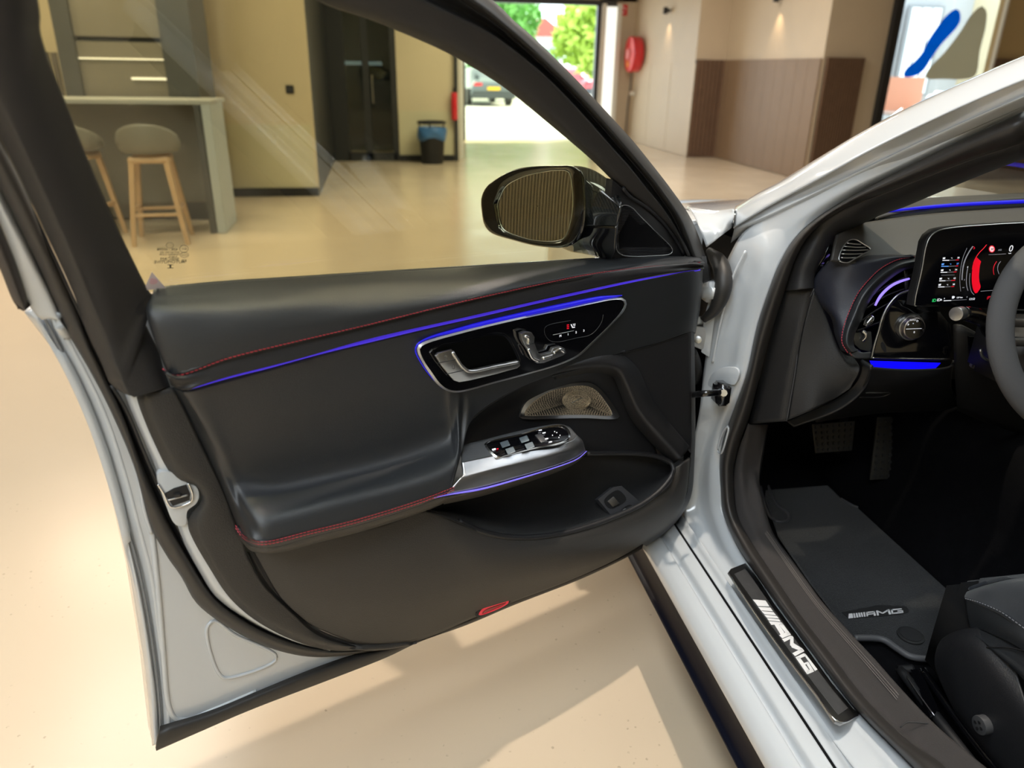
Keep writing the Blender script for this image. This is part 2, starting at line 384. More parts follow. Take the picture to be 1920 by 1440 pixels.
# glazed dark partition
XG = P(648, 200, y=12.4)[0]; XT0 = P(742, 200, y=12.4)[0]
gp = thing('door_1', ((XG+XT0)/2, 12.4, 0), 'dark glazed double door between the two beige walls', 'door'); gp['kind'] = 'structure'; del gp['category']
def gbar(x0, x1, z0, z1, nm='door_frame'): box(nm, ((x0+x1)/2, 12.4, (z0+z1)/2), (x1-x0, .08, z1-z0), DKM, gp)
xm = (XG+XT0)/2-.05
gbar(XG-.25, XG+.03, 0, CEIL); gbar(XT0-.06, XT0+.03, 0, CEIL); gbar(xm-.05, xm+.05, 0, CEIL); gbar(XG, XT0, 0, .12); gbar(XG, XT0, 2.3, 2.45)
DARKG = glassmat('smoked glass', (.42, .47, .48))
for x0, x1 in ((XG+.03, xm-.05), (xm+.05, XT0-.06)): box('pane', ((x0+x1)/2, 12.4, 1.25), (x1-x0, .012, 2.2), DARKG, gp)
cyl('handle', (xm+.09, 12.33, .85), (xm+.09, 12.33, 1.25), .012, CHROME, gp)
S('wall_back_office', (-3.2, 15.0), (.6, 15.0), DKG)
S('wall_front_mid', (XT0+.03, 12.35), (.50, 12.35), WALLM, t=.16)
slab('lower_wall_front_mid', (XT0+.04, 12.35), (.49, 12.35), .09, .74, .012, WALLLO, -1, kind='structure')  # lower wall in the floor lit tone
S('baseboard_front_mid', (XT0+.03, 12.33), (.50, 12.33), BLK, 0, .09, .02, -1)
S('wall_entrance_left', (.52, 12.35), (1.04, 16.2), WALLM, t=.14)
trm = S('trim_1', (.505, 12.33), (.56, 12.33), DKM, 0, CEIL, .05, -1)
S('trim_2', (.60, 12.6), (.66, 12.75), WHM, 0, CEIL, .04, -1)
# lit cabinet seen inside the office: bright light strips
ol = thing('ceiling_strip_light', (-.9, 14.6, 1.9), 'pale strip light inside the dark office behind glass door', 'light')
box('housing', (-1.1, 14.7, 1.42), (1.1, .06, .06), mat('strip light glow', (.8, .9, 1), .5, emis=(.75, .85, 1.), estr=.8), ol)
# entrance
HE = 2.57
S('wall_above_entrance', (1.04, 16.2), (4.6, 16.2), WALLM, HE+.08, CEIL, .2)
XJ = P(1117, 100, y=16.2)[0]
fr = thing('door_2', (2.4, 16.2, 0), 'tall open glazed entrance', 'door'); fr['kind'] = 'structure'; del fr['category']
box('door_frame', (2.5, 16.15, HE+.04), (3.3, .12, .10), DKM, fr); box('door_frame', (1.07, 16.15, HE/2), (.06, .12, HE), DKM, fr)
box('door_frame', (XJ, 16.15, HE/2), (.07, .12, HE), DKM, fr)
# side light with its white posts right of the opening
XK = P(1166, 100, y=16.2)[0]
S('wall_entrance_right', (XJ+.04, 16.2), (4.6, 16.2), WALLR, t=.2)
sl = thing('window_1', ((XJ+XK)/2, 16.1, 0), 'narrow white framed side light', 'window'); sl['kind'] = 'structure'; del sl['category']
for xx in (XJ+.10, XJ+.42): box('window_frame', (xx, 16.12, 1.3), (.09, .1, 2.6), WHM, sl)
box('pane', (XJ+.26, 16.14, 1.3), (.24, .02, 2.5), mat('daylit frosted pane', (.8, .85, .8), .6, emis=(1, 1, .93), estr=.9), sl)
S('wall_hose_side', (4.6, 16.2), (4.6, 12.89), WALLR, t=.14, side=1)
for i in range(3):
    ya = 16.1-i*1.1
    slab('hose_side_panel', (4.598, ya), (4.598, ya-1.08), .02, 1.5, .012, WALLR, -1, kind='structure')
S('wall_niche_left', (4.598, 12.86), (5.13, 12.86), WALLR, t=.14)
S('wall_niche', (5.13, 12.86), (5.13, 9.87), WALLR, t=.14, side=1)
Y5 = 9.85
S('wall_glazed_front', (5.128, Y5), (P(1668, 60, y=Y5)[0], Y5), WALLR, t=.14)
# wood wainscot boards in the niche
wn = thing('wood_wainscot', (5.0, 11.3, 0), 'mid brown vertical wood boarding lining the niche wall', 'wall panelling')
for i in range(10):
    ya = 12.84-i*.298; box('panel', (5.115, ya-.147, .785), (.03, .292, 1.55), WOODM, wn)
wd = thing('dark_slatted_panel', (4.86, 12.83, 0), 'dark brown slats on the narrow wall left of the niche', 'wall panelling')
for i in range(7): box('slat', (4.64+i*.072, 12.835, .785), (.056, .035, 1.55), WOODD, wd)
box('backing', (4.86, 12.852, .785), (.52, .01, 1.55), BLK, wd)
xs0, xs1 = P(1549, 108, y=Y5)[0], P(1620, 108, y=Y5)[0]
wf = thing('ribbed_wood_panel', ((xs0+xs1)/2, Y5-.03, 0), 'dark brown ribbed wood panel on the pillar beside the black glass frame', 'wall panelling')
k = 15
for i in range(k): box('slat', (xs0+(i+.5)*(xs1-xs0)/k, Y5-.030, .785), ((xs1-xs0)/k*.66, .04, 1.57), WOODD, wf)
box('backing', ((xs0+xs1)/2, Y5-.007, .785), (xs1-xs0, .01, 1.57), BLK, wf)
# wall lamps
def wall_lamp(x, y, z, nx, ny, label):
    t = thing('wall_lamp', (x, y, z), label, 'wall lamp', 'up and down wall lamps')
    c = (x+nx*.09, y+ny*.09, z)
    box('bracket', (x+nx*.03, y+ny*.03, z), (.05, .05, .05), BLK, t)
    cyl('lamp_body', (c[0], c[1], z-.055), (c[0], c[1], z+.055), .042, BLK, t)
    for s in (-1, 1):
        lamp('lamp_light', 'SPOT', (c[0], c[1], z+s*.06), 14, (1, .72, .42), target=(c[0]-nx*.02, c[1]-ny*.02, z+s), spot=75, blend=.8, radius=.02)
q = P(1258, 20, x=4.6); wall_lamp(4.59, q[1], q[2], -1, 0, 'small black wall lamp high above the red hose reel')
q = P(1468, -4, x=5.13); wall_lamp(5.12, q[1], q[2], -1, 0, 'black wall lamp glowing orange above the niche boarding')
# hose reel and sign
h = thing('fire_hose_reel', (4.5, 15.75, 1.3), 'round red fire hose reel mounted on the beige wall', 'hose reel')
REDM = mat('signal red enamel', (.72, .02, .03), .3, coat=.5)
cyl('drum', (4.57, 15.75, 1.68), (4.36, 15.75, 1.68), .33, REDM, h, seg=40, bevel=.03)
cyl('hub', (4.36, 15.75, 1.68), (4.33, 15.75, 1.68), .10, mat('pale red', (.75, .25, .25), .4), h)
cyl('label_plate', (4.355, 15.75, 1.50), (4.345, 15.75, 1.50), .06, mat('orange label', (.9, .3, .05), .5), h)
tube('hose', [(4.45, 15.75, 1.36), (4.46, 15.80, 1.1), (4.47, 15.9, .8), (4.49, 16.0, .35), (4.5, 16.05, .05)], .016, mat('black hose', (.1, .08, .07), .6), h)
cyl('valve', (4.56, 15.8, .95), (4.45, 15.8, .95), .05, CHROME, h)
q = P(1167, 19, y=16.19)
fs_ = thing('fire_sign', (q[0], 16.18, q[2]), 'small square red fire hose sign on wall above', 'sign')
box('sign_board', (q[0], 16.18, q[2]), (.2, .012, .2), REDM, fs_); tube('hose_symbol', [(q[0]+.05*math.cos(a), 16.168, q[2]+.05*math.sin(a)) for a in np.linspace(0, 5.5, 12)], .008, WHITE, fs_, n=24)
# second red thing: extinguisher at the corner of the middle wall
ex = thing('fire_extinguisher', (.40, 12.25, .55), 'slim red fire extinguisher at the corner right of the bin', 'extinguisher')
cyl('cylinder', (.50, 12.24, .62), (.50, 12.24, 1.02), .05, REDM, ex, bevel=.02); cyl('valve', (.50, 12.24, 1.02), (.50, 12.24, 1.09), .02, BLK, ex); box('wall_bracket', (.50, 12.29, .82), (.06, .06, .05), BLK, ex)
# bin
tb = thing('trash_can', (.13, 12.02, 0), 'black bin with a blue liner in front of beige wall', 'trash can')
cyl('bin_body', (.13, 12.02, 0), (.13, 12.02, .44), .165, BLK, tb, r2=.20, seg=32)
rv = []
for k in range(40):
    a = 2*math.pi*k/40; rv.append((.13+.212*math.cos(a), 12.02+.212*math.sin(a), 0))
BL = mat('blue plastic bag', (.06, .18, .42), .3, bump=.6, bscale=30)
rows = []
for z, r in ((.36, .205), (.40, .222), (.47, .226), (.52, .215), (.53, .205), (.50, .19), (.40, .18)):
    rows.append([(.13+(r+.008*math.sin(5*a+z*30))*math.cos(a), 12.02+(r+.008*math.sin(5*a+z*30))*math.sin(a), z+.03*math.sin(3*a)*(z < .42)) for a in np.linspace(0, 2*math.pi, 41)])
loft('bin_liner', rows, BL, tb, nu=60, nv=3)
tube('lid_ring', [(.13+.205*math.cos(a), 12.02+.205*math.sin(a), .60) for a in np.linspace(0, 2*math.pi, 24)[:-1]], .02, BLK, tb, n=40, closed=True)
for a in (0.4, 2.7, 4.5): cyl('ring_support', (.13+.2*math.cos(a), 12.02+.2*math.sin(a), .44), (.13+.205*math.cos(a), 12.02+.205*math.sin(a), .6), .012, BLK, tb, seg=8)
# tall dark cabinet block and high table with stools
cb = thing('tall_cabinet', (-2.7, 7.9, 0), 'tall grey brown cabinet with dark sides behind the high table', 'cabinet')
CABM = mat('grey brown cabinet front', (.17, .155, .12), .45)
box('side_panel', (-3.26, 7.85, 1.5), (.14, .7, 3.0), DKG, cb); box('side_panel', (-2.36, 7.85, 1.5), (.26, .7, 3.0), DKG, cb)
box('door', (-2.84, 7.56, 2.28), (.80, .02, 1.44), CABM, cb); box('door', (-2.84, 7.56, .77), (.80, .02, 1.5), CABM, cb); box('body', (-2.84, 7.9, 1.5), (.78, .6, 3.0), DKG, cb)
GLS = mat('warm white light strip', (.9, .85, .75), .5, emis=(1, .93, .8), estr=.9)
box('light_strip', (-2.86, 7.545, 1.385), (.72, .012, .010), GLS, cb); box('light_strip', (-2.62, 7.545, 1.228), (.34, .012, .018), GLS, cb)
ht = thing('high_table', (-2.7, 7.0, 0), 'grey high table with a light grey end panel, stools in front', 'table')
TTOP = mat('pale grey table edge', (.36, .37, .34), .4); TEND = mat('light blue grey end panel', (.42, .46, .46), .45); TFR = mat('grey table front', (.15, .145, .12), .5)
box('tabletop', (-2.95, 7.15, 1.065), (1.86, .66, .03), TTOP, ht)
box('end_panel', (-2.06, 7.10, .525), (.07, .56, 1.05), TEND, ht, bevel=.004); box('front_panel', (-3.0, 7.35, .62), (1.8, .03, .86), TFR, ht); box('inner_panel', (-2.13, 7.1, .525), (.05, .56, 1.05), DKG, ht)
OAK = mat('pale oak', (.52, .34, .18), .5, vary=.12, vscale=14); SEATM = mat('grey moulded seat', (.16, .155, .125), .5)
def stool(x, y, rz):
    t = thing('bar_stool', (x, y, 0), '', 'bar stool', 'oak stools at the high table'); R = Matrix.Rotation(rz, 4, 'Z')
    def w(a, b, c): v = R @ Vector((a, b, 0)); return (x+v.x, y+v.y, c)
    for sx in (-1, 1):
        for sy in (-1, 1):
            a = w(sx*.12, sy*.12, .68); b = w(sx*.20, sy*.20, 0)
            prism('leg', [np.array(a)+(i*.021, j*.021, 0) for i, j in ((-1, -1), (1, -1), (1, 1), (-1, 1))], [np.array(b)+(i*.016, j*.016, 0) for i, j in ((-1, -1), (1, -1), (1, 1), (-1, 1))], OAK, t)
    for sy in (-1, 1):
        cyl('footrest', w(-.172, sy*.172, .24), w(.172, sy*.172, .24), .014, OAK, t, seg=8); cyl('apron', w(-.13, sy*.13, .655), w(.13, sy*.13, .655), .024, OAK, t, seg=8)
    for sx in (-1, 1):
        cyl('footrest', w(sx*.168, -.168, .27), w(sx*.168, .168, .27), .014, OAK, t, seg=8); cyl('apron', w(sx*.13, -.13, .655), w(sx*.13, .13, .655), .024, OAK, t, seg=8)
    rows = []
    for r_, z_, bk in ((.02, .69, 0), (.12, .695, .0), (.19, .71, .05), (.225, .76, .5), (.235, .83, 1), (.225, .90, 1.0)):
        row = []
        for a in np.linspace(0, 2*math.pi, 33):
            f = (1-math.sin(a))/2   # back of the shell towards -y (the room)
            hh = z_ if bk == 0 else .70+(z_-.70)*(.18+.82*f**1.3)*1.15
            row.append(w(r_*math.cos(a), r_*.92*math.sin(a), hh))
        rows.append(row)
    loft('seat', rows, SEATM, t, nu=40, nv=3, thick=.014)
    return t
s1 = stool(-2.47, 6.56, .12); s1['label'] = 'oak bar stool with grey shell seat nearest the end panel'
s2 = stool(-3.10, 6.75, -.2); s2['label'] = 'oak bar stool with grey seat partly hidden by the door frame'
# ---- glazed showroom bay on the right
xa, xb = P(1672, 60, y=Y5)[0], P(1876, 60, y=Y5)[0]
gw = thing('window_2', ((xa+xb)/2, Y5, 0), 'tall black framed glass bay', 'window'); gw['kind'] = 'structure'; del gw['category']
box('window_frame', (xa, Y5-.03, CEIL/2), (.10, .12, CEIL), BLK, gw); box('window_frame', (xb-.02, Y5-.02, CEIL/2), (.03, .05, CEIL), WHM, gw)
xmid = P(1778, 60, y=Y5)[0]
for a_, b_ in ((xa+.05, xmid-.01), (xmid+.01, xb-.03)): box('pane', ((a_+b_)/2, Y5, CEIL/2), (b_-a_, .012, CEIL), CGLASS, gw)
PG = plane_mapper((0, Y5-.012, 0), (0, -1, 0))
BLUE = mat('blue film', (.0, .42, 1.0), .5, emis=None); OLV = mat('olive grey film', (.55, .55, .46), .5)
def filmy(m, c):
    nt = m.node_tree; o = [n for n in nt.nodes if n.type == 'OUTPUT_MATERIAL'][0]; d = nt.nodes.new('ShaderNodeBsdfDiffuse'); t = nt.nodes.new('ShaderNodeBsdfTranslucent'); mx = nt.nodes.new('ShaderNodeMixShader')
    d.inputs[0].default_value = (*c, 1); t.inputs[0].default_value = (*c, 1); mx.inputs[0].default_value = .6
    nt.links.new(d.outputs[0], mx.inputs[1]); nt.links.new(t.outputs[0], mx.inputs[2]); nt.links.new(mx.outputs[0], o.inputs[0])
filmy(BLUE, (.0, .36, 1.0)); filmy(OLV, (.62, .60, .50))
g1 = plate('glass_stripe', Z(1560, 0, 5.333, [(1240, 90), (1275, 110), (1285, 200), (1250, 270), (1180, 350), (1080, 460), (990, 590), (920, 700), (830, 760), (715, 765), (740, 690), (820, 620), (900, 530), (960, 410), (1060, 260), (1150, 150)]), PG, .004, .003, BLUE, None, n=48, smooth=False)
tag(g1, 'bright blue slanting stripe stuck on the glass bay', 'window decal')
g2 = plate('glass_stripe', Z(1560, 0, 5.333, [(1500, 60), (1545, 110), (1540, 250), (1480, 500), (1430, 760), (1330, 790), (1100, 790), (930, 780), (960, 700), (1130, 520), (1290, 310), (1400, 140)]), PG, .002, .003, OLV, None, n=40, smooth=False)
tag(g2, 'olive grey slanting stripe stuck on the glass right of the blue one', 'window decal')
S('wall_right_of_glass', (xb, Y5), (10, Y5), mat('ochre panel', (.50, .36, .17), .5), t=.14)
wr = thing('ribbed_brown_panel', (xb+.5, Y5-.03, 0), 'brown ribbed wood panel at the right edge of the glass bay', 'wall panelling')
for i in range(16): box('slat', (xb-.02+.03+i*.062, Y5-.03, .8), (.042, .04, 1.6), WOODD, wr)
S('wall_bay_back', (4.5, 17.2), (13, 17.2), mat('grey white wall', (.50, .52, .55), .7)); S('wall_bay_side', (13, 9.8), (13, 17.2), WALLM, side=-1)
q0 = P(1700, 60, y=17.1); q1 = P(1758, 60, y=17.1)
wb = thing('window_3', ((q0[0]+q1[0])/2, 17.1, 0), 'bright window in the bay behind the glass', 'window'); wb['kind'] = 'structure'; del wb['category']
box('window_frame', ((q0[0]+q1[0])/2, 17.12, 1.9), (q1[0]-q0[0]+.1, .06, 1.9), mat('grey frame', (.3, .32, .35), .5), wb)
for i in range(3):
    xx = q0[0]+(i+.5)*(q1[0]-q0[0])/3; box('pane', (xx, 17.08, 1.9), ((q1[0]-q0[0])/3-.06, .02, 1.8), mat('daylit pane', (.8, .9, .95), .5, emis=(.85, .95, 1), estr=.9), wb)
cyl('ceiling_beam', (5.5, 15, 2.95), (12, 15, 2.95), .10, mat('steel beam', (.25, .27, .30), .5)); bpy.data.objects['ceiling_beam']['kind'] = 'structure'
# desk, chair, seat and cabinet in the bay
q = P(1700, 175, y=13.2); dx = q[0]
dk = thing('office_desk', (dx+.2, 13.4, 0), 'desk with wooden legs and salmon panel below the blue stripe', 'desk')
SAL = mat('salmon panel', (.75, .36, .24), .5); PW = mat('pinkish wood', (.50, .38, .33), .5)
box('desktop', (dx+.35, 13.4, .72), (1.3, .6, .03), PW, dk)
for a in (-.15, .85):
    for b in (13.15, 13.65): box('leg', (dx+a, b, .355), (.05, .05, .71), PW, dk)
box('back_panel', (dx+.25, 13.62, 1.05), (.75, .03, .6), SAL, dk)
mo = thing('bottle', (dx+.5, 13.3, .735), 'white bottle standing on the desk in the bay', 'bottle'); cyl('body', (dx+.5, 13.3, .737), (dx+.5, 13.3, .93), .045, WHITE, mo); cyl('cap', (dx+.5, 13.3, .93), (dx+.5, 13.3, .99), .02, WHITE, mo)
NAVY = mat('navy fabric', (.05, .07, .22), .8)
oc = thing('office_chair', (dx-.62, 13.6, 0), 'navy blue office chair left of the desk in the bay', 'chair')
box('backrest', (dx-.62, 13.85, 1.0), (.5, .08, .65), NAVY, oc, bevel=.03); box('seat', (dx-.62, 13.6, .5), (.5, .5, .09), NAVY, oc, bevel=.03); cyl('column', (dx-.62, 13.6, .06), (dx-.62, 13.6, .46), .03, CHROME, oc)
for k in range(5): cyl('foot', (dx-.62, 13.6, .07), (dx-.62+.28*math.cos(k*1.257), 13.6+.28*math.sin(k*1.257), .03), .018, BLK, oc, seg=8)
q = P(1800, 145, y=12.4)
tq = thing('tubular_chair', (q[0], 12.4, 0), 'silver tubular frame chair behind the olive stripe', 'chair')
x0 = q[0]
for s in (0, .5):
    tube('frame_tube', [(x0-.5, 12.2+s, .02), (x0-.35, 12.2+s, .62), (x0-.3, 12.2+s, 1.02), (x0-.1, 12.2+s, 1.1), (x0+.5, 12.2+s, .98), (x0+.62, 12.2+s, .9), (x0+.45, 12.2+s, .75), (x0-.35, 12.2+s, .6)], .028, CHROME, tq, n=40)
box('seat', (x0+.05, 12.45, .62), (.55, .5, .05), NAVY, tq, bevel=.015); box('foot_rail', (x0-.5, 12.45, .03), (.05, .56, .04), CHROME, tq)
q = P(1660, 215, y=11.2)
pk = thing('display_stand', (q[0], 11.2, 0), 'pink and silver display stand low behind the black frame', 'stand')
box('base', (q[0], 11.2, .3), (.32, .3, .6), mat('pink panel', (.55, .10, .20), .5), pk, bevel=.02); box('tray', (q[0], 11.2, .66), (.36, .34, .10), mat('pale tray', (.6, .6, .62), .4), pk, bevel=.02)
cyl('rail', (q[0]+.1, 11.2, .7), (q[0]+.35, 11.3, .85), .05, CHROME, pk)
# ---- outside
def tree(x, y, h, r, c, label, seed):
    rnd = random.Random(seed); t = thing('tree', (x, y, 0), label, 'tree', 'trees beyond the entrance')
    cyl('trunk', (x, y, 0), (x+.1, y, h*.45), .16, mat('bark', (.16, .11, .07), .9), t, r2=.10)
    vs = []; fs = []
    for i in range(2600):
        a = rnd.random()*6.283; b = math.acos(2*rnd.random()-1); rr = r*(.45+.55*rnd.random()**.5)*(1+.18*math.sin(3*a)*math.sin(4*b))
        p = np.array((x+rr*math.sin(b)*math.cos(a), y+rr*math.sin(b)*math.sin(a), h*.62+rr*.85*math.cos(b)))
        u = np.array([rnd.gauss(0, 1) for _ in range(3)]); u /= np.linalg.norm(u); v = np.cross(u, [rnd.gauss(0, 1) for _ in range(3)]); v /= np.linalg.norm(v); s = .16+rnd.random()*.12
        o = len(vs); vs += [p-u*s, p-v*s*.5, p+u*s, p+v*s*.5]; fs.append((o, o+1, o+2, o+3))
    mesh('foliage', vs, fs, c, t, False, 'stuff')
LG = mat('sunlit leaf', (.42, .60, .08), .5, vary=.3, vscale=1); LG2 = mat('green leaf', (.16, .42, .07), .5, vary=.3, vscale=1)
q = P(950, 40, y=38); tree(q[0]-.7, 38, 5.0, 2.1, LG2, 'green leafy tree left in the entrance opening', 3)
q = P(1090, 30, y=36); tree(q[0]+.5, 35, 4.6, 1.9, LG, 'yellow green sunlit tree at right of the opening', 5)
q = P(1070, 100, y=42); tree(q[0]-1.4, 44.6, 2.4, 1.1, LG2, 'low green tree behind the parked cars', 8)
q = P(990, 20, y=47); tree(q[0]-1, 54, 7.5, 3.0, LG2, 'tall far tree behind the pale house', 9)
q = P(1160, 40, y=50); tree(q[0]+1.5, 52, 7, 3.4, LG, 'far tree hidden mostly by the right door jamb', 10)
q = P(1045, 60, y=44); hs = thing('house', (q[0], 49, 0), 'pale distant house with a red roof between the trees', 'house')
box('wall', (q[0], 49, 1.6), (2.4, 3, 3.2), mat('pale render', (.75, .74, .78), .8), hs)
prism('roof', [(q[0]-1.4, 47.3, 3.2), (q[0]+1.4, 47.3, 3.2), (q[0], 47.3, 4.2)], [(q[0]-1.4, 50.7, 3.2), (q[0]+1.4, 50.7, 3.2), (q[0], 50.7, 4.2)], mat('red tiles', (.5, .12, .09), .7), hs)
for a in (-.6, .6): box('window', (q[0]+a, 47.48, 2.2), (.6, .06, .8), mat('blue grey window', (.2, .3, .4), .2), hs)
def car_out(cx, cy, rot, body, label, plate_col=None):
    t = thing('parked_car', (cx, cy, 0), label, 'car', 'cars parked outside'); c_, s_ = math.cos(rot), math.sin(rot)
    def w(a, b, z): return (cx+a*c_-b*s_, cy+a*s_+b*c_, z)
    prof = [(-2.2, .28), (-2.28, .62), (-2.22, .88), (-1.75, .98), (-1.1, 1.38), (-.1, 1.46), (.7, 1.36), (1.3, .95), (2.0, .82), (2.25, .6), (2.22, .28)]
    rows = []
    for sx, k in ((-.93, .0), (-.90, .6), (-.70, 1.), (0, 1.04), (.70, 1.), (.90, .6), (.93, .0)):
        rows.append([w(sx*(1 if z < .95 else .82), y, .28+(z-.28)*max(k, .0)) for y, z in prof])
    loft('body', rows, body, t, nu=50, nv=3)
    loft('rear_window', [[w(a*.62, -1.72, 1.02), w(a*.50, -1.12, 1.38)] for a in (-1, 0, 1)], mat('black car glass', (.02, .03, .04), .1), t, nu=4, nv=4, lin=True, thick=.03)
    for sx in (-.62, .62): box('tail_light', w(sx, -2.24, .80), (.36, .08, .13), REDM, t, rot=rot, bevel=.02)
    box('bumper', w(0, -2.26, .42), (1.75, .12, .28), mat('dark bumper', (.06, .07, .08), .4), t, rot=rot, bevel=.04)
    if plate_col: box('number_plate', w(0, -2.31, .66), (.52, .03, .12), plate_col, t, rot=rot)
    for sx in (-.85, .85):
        for yy in (-1.4, 1.4): cyl('wheel', w(sx-.1, yy, .32), w(sx+.1, yy, .32), .32, RUB, t, seg=24)
    return t
q = P(915, 199, z=0)
car_out(q[0], q[1]+2.3, .10, mat('dark blue grey car paint', (.10, .13, .16), .25, coat=1), 'dark grey car seen from behind with yellow number plate', mat('yellow plate', (.9, .55, .02), .4))
q = P(1100, 148, z=.7); car_out(P(1085, 150, y=40)[0], 41.5, .4, mat('red car paint', (.6, .05, .06), .3, coat=1), 'red car parked far right in the entrance opening')
# ================================================================== THE OPEN CAR DOOR
door = thing('car_door_assembly', tuple(DH+np.array((0, 0, .30))), 'open front car door with black trim, violet light line and light grey paint', 'car door')
# --- painted shell
seal_l = [(-90, 190), (-40, 280), (0, 360), (45, 450), (87, 537), (120, 613), (165, 690), (202, 760), (250, 872), (282, 985), (312, 1042), (340, 1082), (369, 1132), (432, 1179), (505, 1215), (583, 1232), (656, 1228), (720, 1216), (781, 1203)]
seal_r = [(-90, 60), (-40, 180), (0, 262), (35, 331), (83, 435), (139, 557), (160, 619), (195, 700), (224, 760), (262, 860), (295, 935), (325, 997), (362, 1060), (402, 1120), (468, 1168), (552, 1205), (625, 1219), (708, 1215), (781, 1201)]
hem0 = [(45, 585), (72, 620), (110, 672), (168, 800), (213, 940), (245, 1085), (270, 1240), (285, 1398)]
hem1 = [(56, 584), (84, 622), (119, 672), (176, 795), (222, 938), (253, 1083), (279, 1240), (291, 1396)]
grv = [(70, 586), (107, 653), (163, 773), (200, 880), (230, 987), (257, 1080), (277, 1187), (293, 1307), (298, 1385)]
grv2 = [(78, 586), (114, 655), (171, 773), (208, 880), (238, 987), (263, 1080), (283, 1187), (298, 1307), (302, 1385)]
in1 = [(95, 587), (132, 648), (192, 765), (229, 870), (257, 973), (284, 1078), (298, 1187), (312, 1300), (318, 1372)]
loft('outer_hem', [Mx(hem0, -.030), Mx(hem1, -.012), Mx(grv, -.014)], PAINT, door, nu=60, nv=4, thick=.006)
loft('inner_flange', [Mx(grv, -.024), Mx(grv2, -.022), Mx(in1, -.004)], PAINT, door, nu=60, nv=4, thick=.006)
tube('hem_sealant', Mx(grv2, -.012), .0022, mat('grey sealant', (.20, .21, .22), .6), door, n=60, seg=6)
# shell panel (inner skin), large smooth pressing with thickness
shell = [(95, 587), (132, 648), (192, 765), (229, 870), (257, 973), (284, 1078), (298, 1187), (312, 1300), (318, 1372), (480, 1300), (640, 1235), (800, 1180), (960, 1120), (1100, 1060), (1200, 1010), (1265, 950), (1280, 880), (1284, 760), (1290, 640), (1300, 500), (900, 520), (500, 560), (300, 580), (180, 590)]
pl = [M(a, b, -.006) for a, b in shell]
prism('inner_panel', pl, [v-DN*.035 for v in pl], PAINT, door, .002)
# outer skin, a slightly larger sheet on the far side
osk = [M(a, b, -.034) for a, b in [(48, 588), (112, 674), (168, 800), (213, 940), (245, 1085), (270, 1240), (287, 1396), (480, 1318), (700, 1228), (960, 1125), (1200, 1020), (1278, 940), (1288, 760), (1300, 520)]]
prism('outer_skin', osk, [v-DN*(.05) for v in osk], PAINT, door, .004)
# pressed relief lines
tube('panel_pressing', Mx([(268, 880), (284, 990), (296, 1100), (306, 1220), (316, 1322), (328, 1346), (350, 1349), (400, 1330), (480, 1296)], -.0065), .0045, PAINT, door, n=70, seg=10)
tube('pressed_triangle', Mx([(388, 1176), (400, 1164), (440, 1190), (518, 1230), (512, 1242), (428, 1271), (413, 1266)], -.0055), .0030, PAINT, door, n=70, closed=True, seg=8)
tube('pressed_fold', Mx([(240, 820), (262, 905), (272, 962), (284, 1000)], -.003), .003, PAINT, door, n=30, seg=8)
# second seal of the strip between seal and trim, and the main rubber seal
def midc(a, b, f, n=60):
    if n == len(a) == len(b): return [tuple(x) for x in np.array([q[:2] for q in a], float)*(1-f)+np.array([q[:2] for q in b], float)*f]
    A = cr(a, n); B = cr(b, n); return [tuple(x) for x in A+(B-A)*f]
loft('door_seal', [Mx(seal_l, -.008), Mx(midc(seal_l, seal_r, .12), .012), Mx(midc(seal_l, seal_r, .5), .022), Mx(midc(seal_l, seal_r, .88), .016), Mx(seal_r, -.002)], RUBB, door, nu=90, nv=3, thick=.004)
gap = [(160, 619), (200, 700), (232, 760), (272, 862), (304, 935), (335, 997), (372, 1060), (412, 1118), (474, 1166), (556, 1203), (625, 1217)]
loft('seal_channel', [Mx(seal_r, .000), Mx(midc(gap, gap, 0), .008)], BLK, door, nu=60, nv=2)
tube('seal_lip', Mx([(208, 722), (233, 762), (276, 862), (306, 928), (338, 997), (374, 1060), (412, 1116), (474, 1165), (556, 1202)], .014), .0028, RUB, door, n=60, seg=8)
# bright painted strip
st_l = [(233, 735), (241, 760), (287, 867), (308, 925), (320, 957), (340, 1010), (375, 1075), (405, 1120), (470, 1166), (552, 1204), (619, 1221)]
st_r = [(256, 735), (264, 765), (290, 832), (318, 885), (340, 935), (354, 985), (364, 1012), (392, 1062), (432, 1122), (485, 1168), (556, 1203), (619, 1220)]
loft('painted_edge', [Mx(st_l, .012), Mx(midc(st_l, st_r, .4), .026), Mx(st_r, .030)], PAINT, door, nu=70, nv=4, thick=.006)
plate('latch_surround', [(296, 888), (320, 885), (352, 906), (368, 912), (374, 930), (368, 945), (352, 958), (348, 985), (330, 985), (312, 950)], M, .0335, .012, PAINT, door, n=50, bevel=.0015)
lt = plate('latch', [(308, 926), (326, 916), (350, 909), (357, 926), (356, 938), (324, 949)], M, .0350, .01, BLK, door, bevel=.0006)
tube('latch_rim', Mx([(296, 908), (306, 924), (322, 951), (357, 941), (361, 928), (353, 906)], .0355), .0016, CHROME, lt, n=40, seg=8)
tube('latch_claw', Mx([(315, 938), (330, 934), (352, 928)], .036), .0014, SATIN, lt, n=10, seg=8)
box('latch_pawl', M(333, 928, .037), (.010, .006, .006), BLK, lt, bevel=.001)
# bottom rubber strip
bt = [(300, 1361), (400, 1330), (489, 1293), (590, 1252), (656, 1229), (781, 1196), (880, 1158), (960, 1124), (1093, 1072), (1177, 1034), (1215, 1010)]
bb = [(293, 1408), (380, 1370), (468, 1332), (625, 1272), (729, 1231), (781, 1206), (880, 1170), (960, 1136), (1093, 1084), (1177, 1044), (1218, 1020)]
loft('bottom_seal', [Mx(bt, .000), Mx(midc(bt, bb, .3), .012), Mx(midc(bt, bb, .7), .013), Mx(bb, .004)], RUB, door, nu=60, nv=4, thick=.006)
